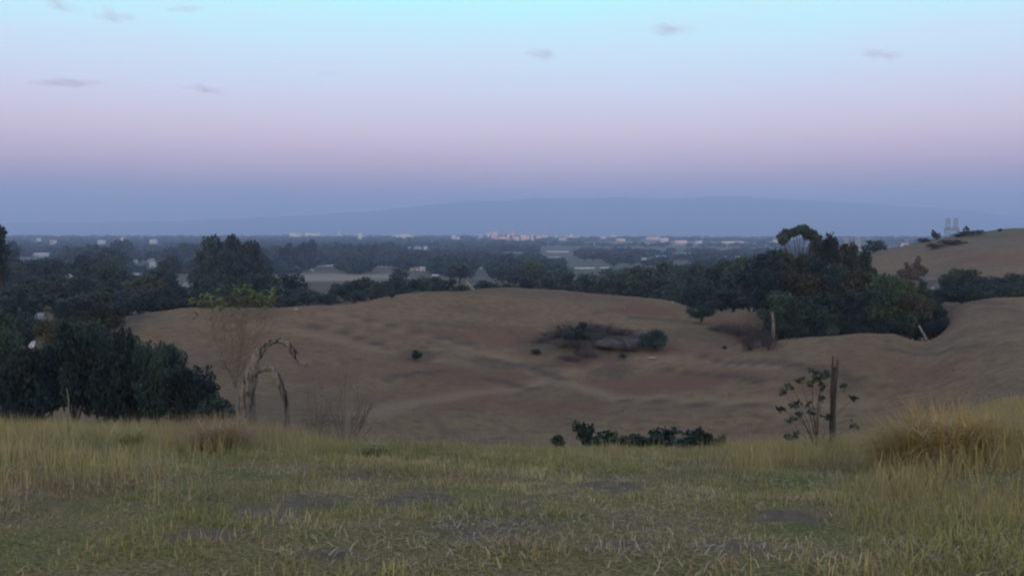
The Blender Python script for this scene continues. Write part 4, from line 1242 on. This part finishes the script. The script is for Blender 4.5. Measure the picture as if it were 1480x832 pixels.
def tall_grass():
    """thin seeding grass along the lip of the slope, thick at both sides"""
    rng = np.random.default_rng(303); mb = MB()
    def band(n, d0, d1, p0, p1, lo, hi, cols, w=(.003, .006), lean=.22, keep=None):
        X, Y, px = scatter(rng, n, d0, d1, p0, p1)
        m = rng.uniform(size=n) < smooth(.25, .55, fbm(X / 1.1, Y / 1.1, 130, 3))
        if keep is not None: m &= rng.uniform(size=n) < keep(px, Y)
        X, Y = X[m], Y[m]; k = len(X)
        L = rng.uniform(lo, hi, k) * (0.7 + .6 * fbm(X / .8, Y / .8, 140, 2))
        base = np.column_stack([X, Y, ground_z(X, Y) - .02])
        c = mixc(np.array(cols[0])[None], np.array(cols[1])[None], rng.uniform(0, 1, k)) * rng.uniform(.75, 1.25, (k, 1))
        blades(mb, base, L, rng.uniform(*w, k), rng.uniform(0, 6.283, k), np.abs(rng.normal(lean, .16, k)), c, .8)
        h = rng.uniform(size=k) < .25                      # seed heads: a short fuzzy cross at the tip of some stalks
        return base[h], L[h]
    left = lambda px, Y: 1 - smooth(330, 520, px)
    right = lambda px, Y: smooth(1010, 1150, px)
    band(30000, 10.5, 17.5, -260, 540, .12, .40, (STRAW * .85, OLIVE), keep=left)
    band(9000, 12, 17, 160, 470, .25, .55, (RUST, STRAW * .8), keep=lambda px, Y: np.exp(-((px - 310) / 70.0) ** 2))
    band(14000, 11.5, 16.5, 420, 1120, .06, .17, (STRAW * .8, GREEN * 1.1))
    band(30000, 8.5, 16.5, 1000, 1740, .16, .42, (OLIVE, STRAW * .8), keep=right)
    band(5000, 11, 15.5, 420, 1120, .16, .38, (STRAW * .75, OLIVE), keep=lambda px, Y: smooth(.5, .72, fbm(px / 55.0, Y / 1.5, 177, 3)))
    band(12000, 5.5, 9.5, 1180, 1740, .09, .22, (STRAW * .7, OLIVE), keep=lambda px, Y: smooth(1150, 1350, px))
    band(5000, 4.2, 6.5, 1240, 1740, .07, .17, (GREEN, OLIVE), (.004, .008), .5, keep=lambda px, Y: smooth(1180, 1330, px))
    band(22000, 6.5, 14, 1180, 1760, .12, .40, (STRAW * .75, OLIVE), (.003, .007), .4, keep=lambda px, Y: smooth(1210, 1400, px))
    band(6000, 6.5, 11, -260, 330, .12, .3, (OLIVE, STRAW), keep=lambda px, Y: 1 - smooth(100, 330, px))
    band(700, 11, 15.5, 420, 1150, .2, .42, (PALE * .8, STRAW * .8), (.003, .005), .35)
    band(500, 9.5, 15, -200, 480, .3, .5, (PALE * .8, STRAW), (.004, .007), .35, keep=left)
    band(260, 8, 13, 1080, 1700, .3, .5, (PALE * .8, STRAW), (.004, .007), .45, keep=right)
    return mb


def hill_grass():
    rng = np.random.default_rng(304); mb = MB()
    X, Y, px = scatter(rng, 150000, 17, 165, -60, 1560)
    m = smooth(.30, .6, fbm(X / 7.0, Y / 7.0, 150, 4)) * .8 + .2
    k = rng.uniform(size=len(X)) < m
    X, Y = X[k], Y[k]; n = len(X)
    base = np.column_stack([X, Y, ground_z(X, Y) - .03])
    c = mixc(np.array((.26, .175, .10))[None], np.array((.19, .135, .08))[None], rng.uniform(0, 1, n)) * rng.uniform(.8, 1.25, (n, 1))
    L = rng.uniform(.06, .20, n) * (.6 + .8 * fbm(X / 3.0, Y / 3.0, 160, 2))
    blades(mb, base, L, L * rng.uniform(.12, .3, n), rng.uniform(0, 6.283, n), np.abs(rng.normal(.5, .4, n)), c, .6)
    return mb


for nm, fn in (('short_grass', short_grass), ('dead_grass', straw_litter), ('tall_grass', tall_grass), ('hill_grass', hill_grass)):
    tag(link(nm, fn().mesh(nm, [M['grass']], 'tint')), kind='stuff')


def tussock(label, px, py, top, d, wpx, n, cols, seed, w=(.005, .011), wild=.5):
    rng = np.random.default_rng(seed)
    p = at(px, py, d); X0 = p[0]; z0 = gz(X0, d)
    H = at(px, top, d)[2] - z0; R = wpx / FPX * d / 2
    a = rng.uniform(0, 6.283, n); rr = np.sqrt(rng.uniform(0, 1, n)) * R * .55
    hub = np.array([(0, 0, 1.0), (-.42, -.12, .76), (.40, .1, .88), (.12, -.4, .6), (-.2, .3, .95), (.62, -.2, .62)])[rng.choice(6, n, p=[.30, .17, .19, .12, .14, .08])]
    base = np.column_stack([np.cos(a) * rr * .7 + hub[:, 0] * R, np.sin(a) * rr * .7 + hub[:, 1] * R, np.full(n, -.02)])
    base[:, 2] += ground_z(X0 + base[:, 0], d + base[:, 1]) - z0
    ang = a + rng.normal(size=n) * .7
    lean = np.clip(rr / R * 1.1 + np.abs(rng.normal(0, wild * .6, n)), 0, 1.5)
    L = H * rng.uniform(.35, 1.2, n) * hub[:, 2]
    c = mixc(np.array(cols[0])[None], np.array(cols[1])[None], rng.uniform(0, 1, n)) * rng.uniform(.7, 1.3, (n, 1))
    mb = MB(); blades(mb, base, L, rng.uniform(*w, n), ang, lean, c, 1.0)
    m = n // 16                                  # broken straws lying across the tuft
    b2 = np.column_stack([rng.normal(size=m) * R * .33, rng.normal(size=m) * R * .33 - R * .2, rng.uniform(.2, .62, m) * H])
    blades(mb, b2, rng.uniform(.12, .3, m), rng.uniform(.006, .012, m), rng.uniform(0, 6.28, m), rng.uniform(.9, 1.7, m), np.repeat(PALE[None], m, 0) * rng.uniform(.6, 1.0, (m, 1)), .4)
    tag(link('grass_tussock', mb.mesh('grass_tussock', [M['grass']], 'tint'), None, (X0, d, z0)), label, 'grass tuft')


GOLD = np.array((.40, .28, .085))
tussock('big golden dry grass tussock at the right, the tallest tuft of the near slope', 1352, 660, 560, 9.0, 180, 5600, (GOLD, np.array((.42, .30, .12))), 401, (.005, .012), .75)
tussock('reddish-brown grass tussock at the right edge behind the golden one', 1432, 630, 572, 10.5, 120, 1100, (RUST, STRAW * .8), 402, (.004, .009), 1.0)
tussock('reddish dry grass tussock left of the bent dead tree', 316, 632, 580, 11.5, 80, 1300, (RUST * 1.1, STRAW * .8), 403)
tussock('yellow-green grass tuft in the left grass left of the reddish tussock', 190, 634, 600, 11.8, 70, 900, (OLIVE * 1.2, GREEN), 404)
tussock('bright green grass tuft at the far end of the bare soil patch', 540, 645, 628, 11.5, 56, 500, (np.array((.10, .16, .04)), GREEN), 406)
tussock('olive grass tuft at the foot of the old fence post', 1205, 645, 612, 13.2, 44, 500, (OLIVE, GREEN), 408)

# ------------------------------------------------------------------ air, clouds, sky, light
HX, HY0, HY1, HZ0, HZ1 = 11400, -9100, 11400, -64, 455
hb = MB().box(-HX, HX, HY0, HY1, HZ0, HZ1)
hm = bpy.data.materials.new('evening_haze'); hm.use_nodes = True
nt = hm.node_tree; nt.nodes.remove(nt.nodes['Principled BSDF'])
pv = nt.nodes.new('ShaderNodeVolumePrincipled')
pv.inputs['Color'].default_value = (0.68, 0.77, 1.0, 1)
pv.inputs['Density'].default_value = 2.5e-4
pv.inputs['Anisotropy'].default_value = 0.45
nt.links.new(pv.outputs[0], nt.nodes['Material Output'].inputs['Volume'])
tag(link('haze', hb.mesh('haze', [hm])), kind='stuff')

cm_ = bpy.data.materials.new('thin_cloud'); cm_.use_nodes = True
nt = cm_.node_tree; nt.nodes.remove(nt.nodes['Principled BSDF'])
cv = nt.nodes.new('ShaderNodeVolumePrincipled')
cv.inputs['Color'].default_value = (0.80, 0.72, 0.80, 1); cv.inputs['Density'].default_value = 0.0020
nt.links.new(cv.outputs[0], nt.nodes['Material Output'].inputs['Volume'])


def cloud(label, px, py, wpx, hpx, seed, d=9000.0):
    import bmesh
    rng = np.random.default_rng(seed)
    bm = bmesh.new(); bmesh.ops.create_icosphere(bm, subdivisions=5, radius=1.0)
    V0 = np.array([v.co[:] for v in bm.verts]); F = [[v.index for v in f.verts] for f in bm.faces]; bm.free()
    p = at(px, py, d); k = d / FPX
    f = fbm(V0[:, 0] * 3.0 + seed, V0[:, 2] * 2.4 + V0[:, 1] * 2.2, seed, 5)
    V = V0 * (.2 + 2.6 * np.clip(f - .2, 0, 1) ** 1.4)[:, None] * np.array((wpx / 2 * k, wpx / 3 * k, hpx / 2 * k))
    V[:, 2] += V[:, 0] * rng.uniform(-.12, .04)
    o = link('cloud', MB().add(V, None, F).mesh('cloud', [cm_]), None, tuple(p))
    tag(o, label, 'cloud')


for i, (px, py, w, h, lab) in enumerate([(970, 43, 74, 18, 'largest lavender-grey cloud wisp high right of centre'), (265, 13, 44, 12, 'small whitish cloud at the top edge left of centre'), (86, 9, 50, 16, 'pinkish cloud at the top edge near the left corner'),
                                         (164, 24, 54, 22, 'faint pinkish cloud between the two clouds of the top left edge'), (292, 129, 62, 12, 'faint lavender wisp lower in the left sky'), (95, 120, 90, 10, 'faint long wisp low at the far left of the sky'),
                                         (1272, 79, 66, 12, 'thin pinkish wisp high at the right of the sky'), (782, 79, 54, 14, 'very faint wisp in the middle of the sky'), (474, 106, 30, 6, 'tiny faint wisp left of the middle of the sky')]):
    cloud(lab, px, py, w, h, 500 + i)

w = bpy.data.worlds.new('World'); SC.world = w; w.use_nodes = True
nt = w.node_tree; bg = nt.nodes['Background']
SUN_EL, SUN_ROT = 3.0, 188.0
sky = N(nt, 'ShaderNodeTexSky', sky_type='NISHITA', sun_disc=False)
sky.sun_elevation = math.radians(SUN_EL); sky.sun_rotation = math.radians(SUN_ROT)
tc = N(nt, 'ShaderNodeTexCoord')
sp = N(nt, 'ShaderNodeSeparateXYZ'); nt.links.new(tc.outputs['Generated'], sp.inputs[0])
SKY_RAMP = [(0.0, (.30, .28, .38)), (.036, (.36, .305, .41)), (.05, (.54, .39, .49)), (.072, (.76, .47, .58)), (.11, (.86, .65, .71)), (.165, (.70, .77, .91)), (.218, (.58, .86, .96)), (.262, (.45, .96, .96)), (.42, (.38, .57, .98)), (1.0, (.25, .25, .33))]
el = ramp(nt, sp.outputs[2], SKY_RAMP)
mpv = N(nt, 'ShaderNodeMapping'); mpv.inputs['Scale'].default_value = (2.2, 2.2, 13.0)
nt.links.new(tc.outputs['Generated'], mpv.inputs[0])
veil = ramp(nt, noise(nt, mpv.outputs[0], 2.0, 6, 0.6), [(0.40, (0, 0, 0)), (0.72, (.30, .30, .30))])
el = mixrgb(nt, veil, el, (.74, .68, .78))
sc_ = N(nt, 'ShaderNodeVectorMath', operation='SCALE'); sc_.inputs['Scale'].default_value = 13.0
nt.links.new(el, sc_.inputs[0])
mr = N(nt, 'ShaderNodeMapRange'); mr.inputs[1].default_value = .15; mr.inputs[2].default_value = -.75; mr.interpolation_type = 'SMOOTHSTEP'
nt.links.new(sp.outputs[1], mr.inputs[0])
ns = N(nt, 'ShaderNodeVectorMath', operation='SCALE'); ns.inputs['Scale'].default_value = 6.0
nt.links.new(sky.outputs[0], ns.inputs[0])
mx = mixrgb(nt, mr.outputs[0], sc_.outputs[0], ns.outputs[0])
nt.links.new(mx, bg.inputs[0]); bg.inputs[1].default_value = 0.1

sl = bpy.data.lights.new('sun', 'SUN'); sl.energy = 0.35; sl.angle = math.radians(12); sl.color = (1.0, .80, .66)
so = bpy.data.objects.new('sun', sl); COL.objects.link(so)
so.rotation_euler = (math.radians(90 - 8), 0, math.radians(-8))

cam = bpy.data.cameras.new('camera'); co = bpy.data.objects.new('camera', cam); COL.objects.link(co)
co.location = (0, 0, EYE); co.rotation_euler = (math.pi / 2 - PITCH, 0, 0)
cam.sensor_width = 36; cam.lens = 36 * FPX / 1480; cam.clip_start = .05; cam.clip_end = 60000
SC.camera = co

SC.render.engine = 'CYCLES'
SC.cycles.max_bounces = 5; SC.cycles.diffuse_bounces = 2; SC.cycles.transmission_bounces = 2; SC.cycles.volume_bounces = 2
SC.cycles.use_denoising = True
SC.cycles.filter_width = 2.2
SC.view_settings.view_transform = 'Standard'; SC.view_settings.look = 'None'
SC.view_settings.exposure = 0; SC.view_settings.gamma = 1; SC.view_settings.use_curve_mapping = False
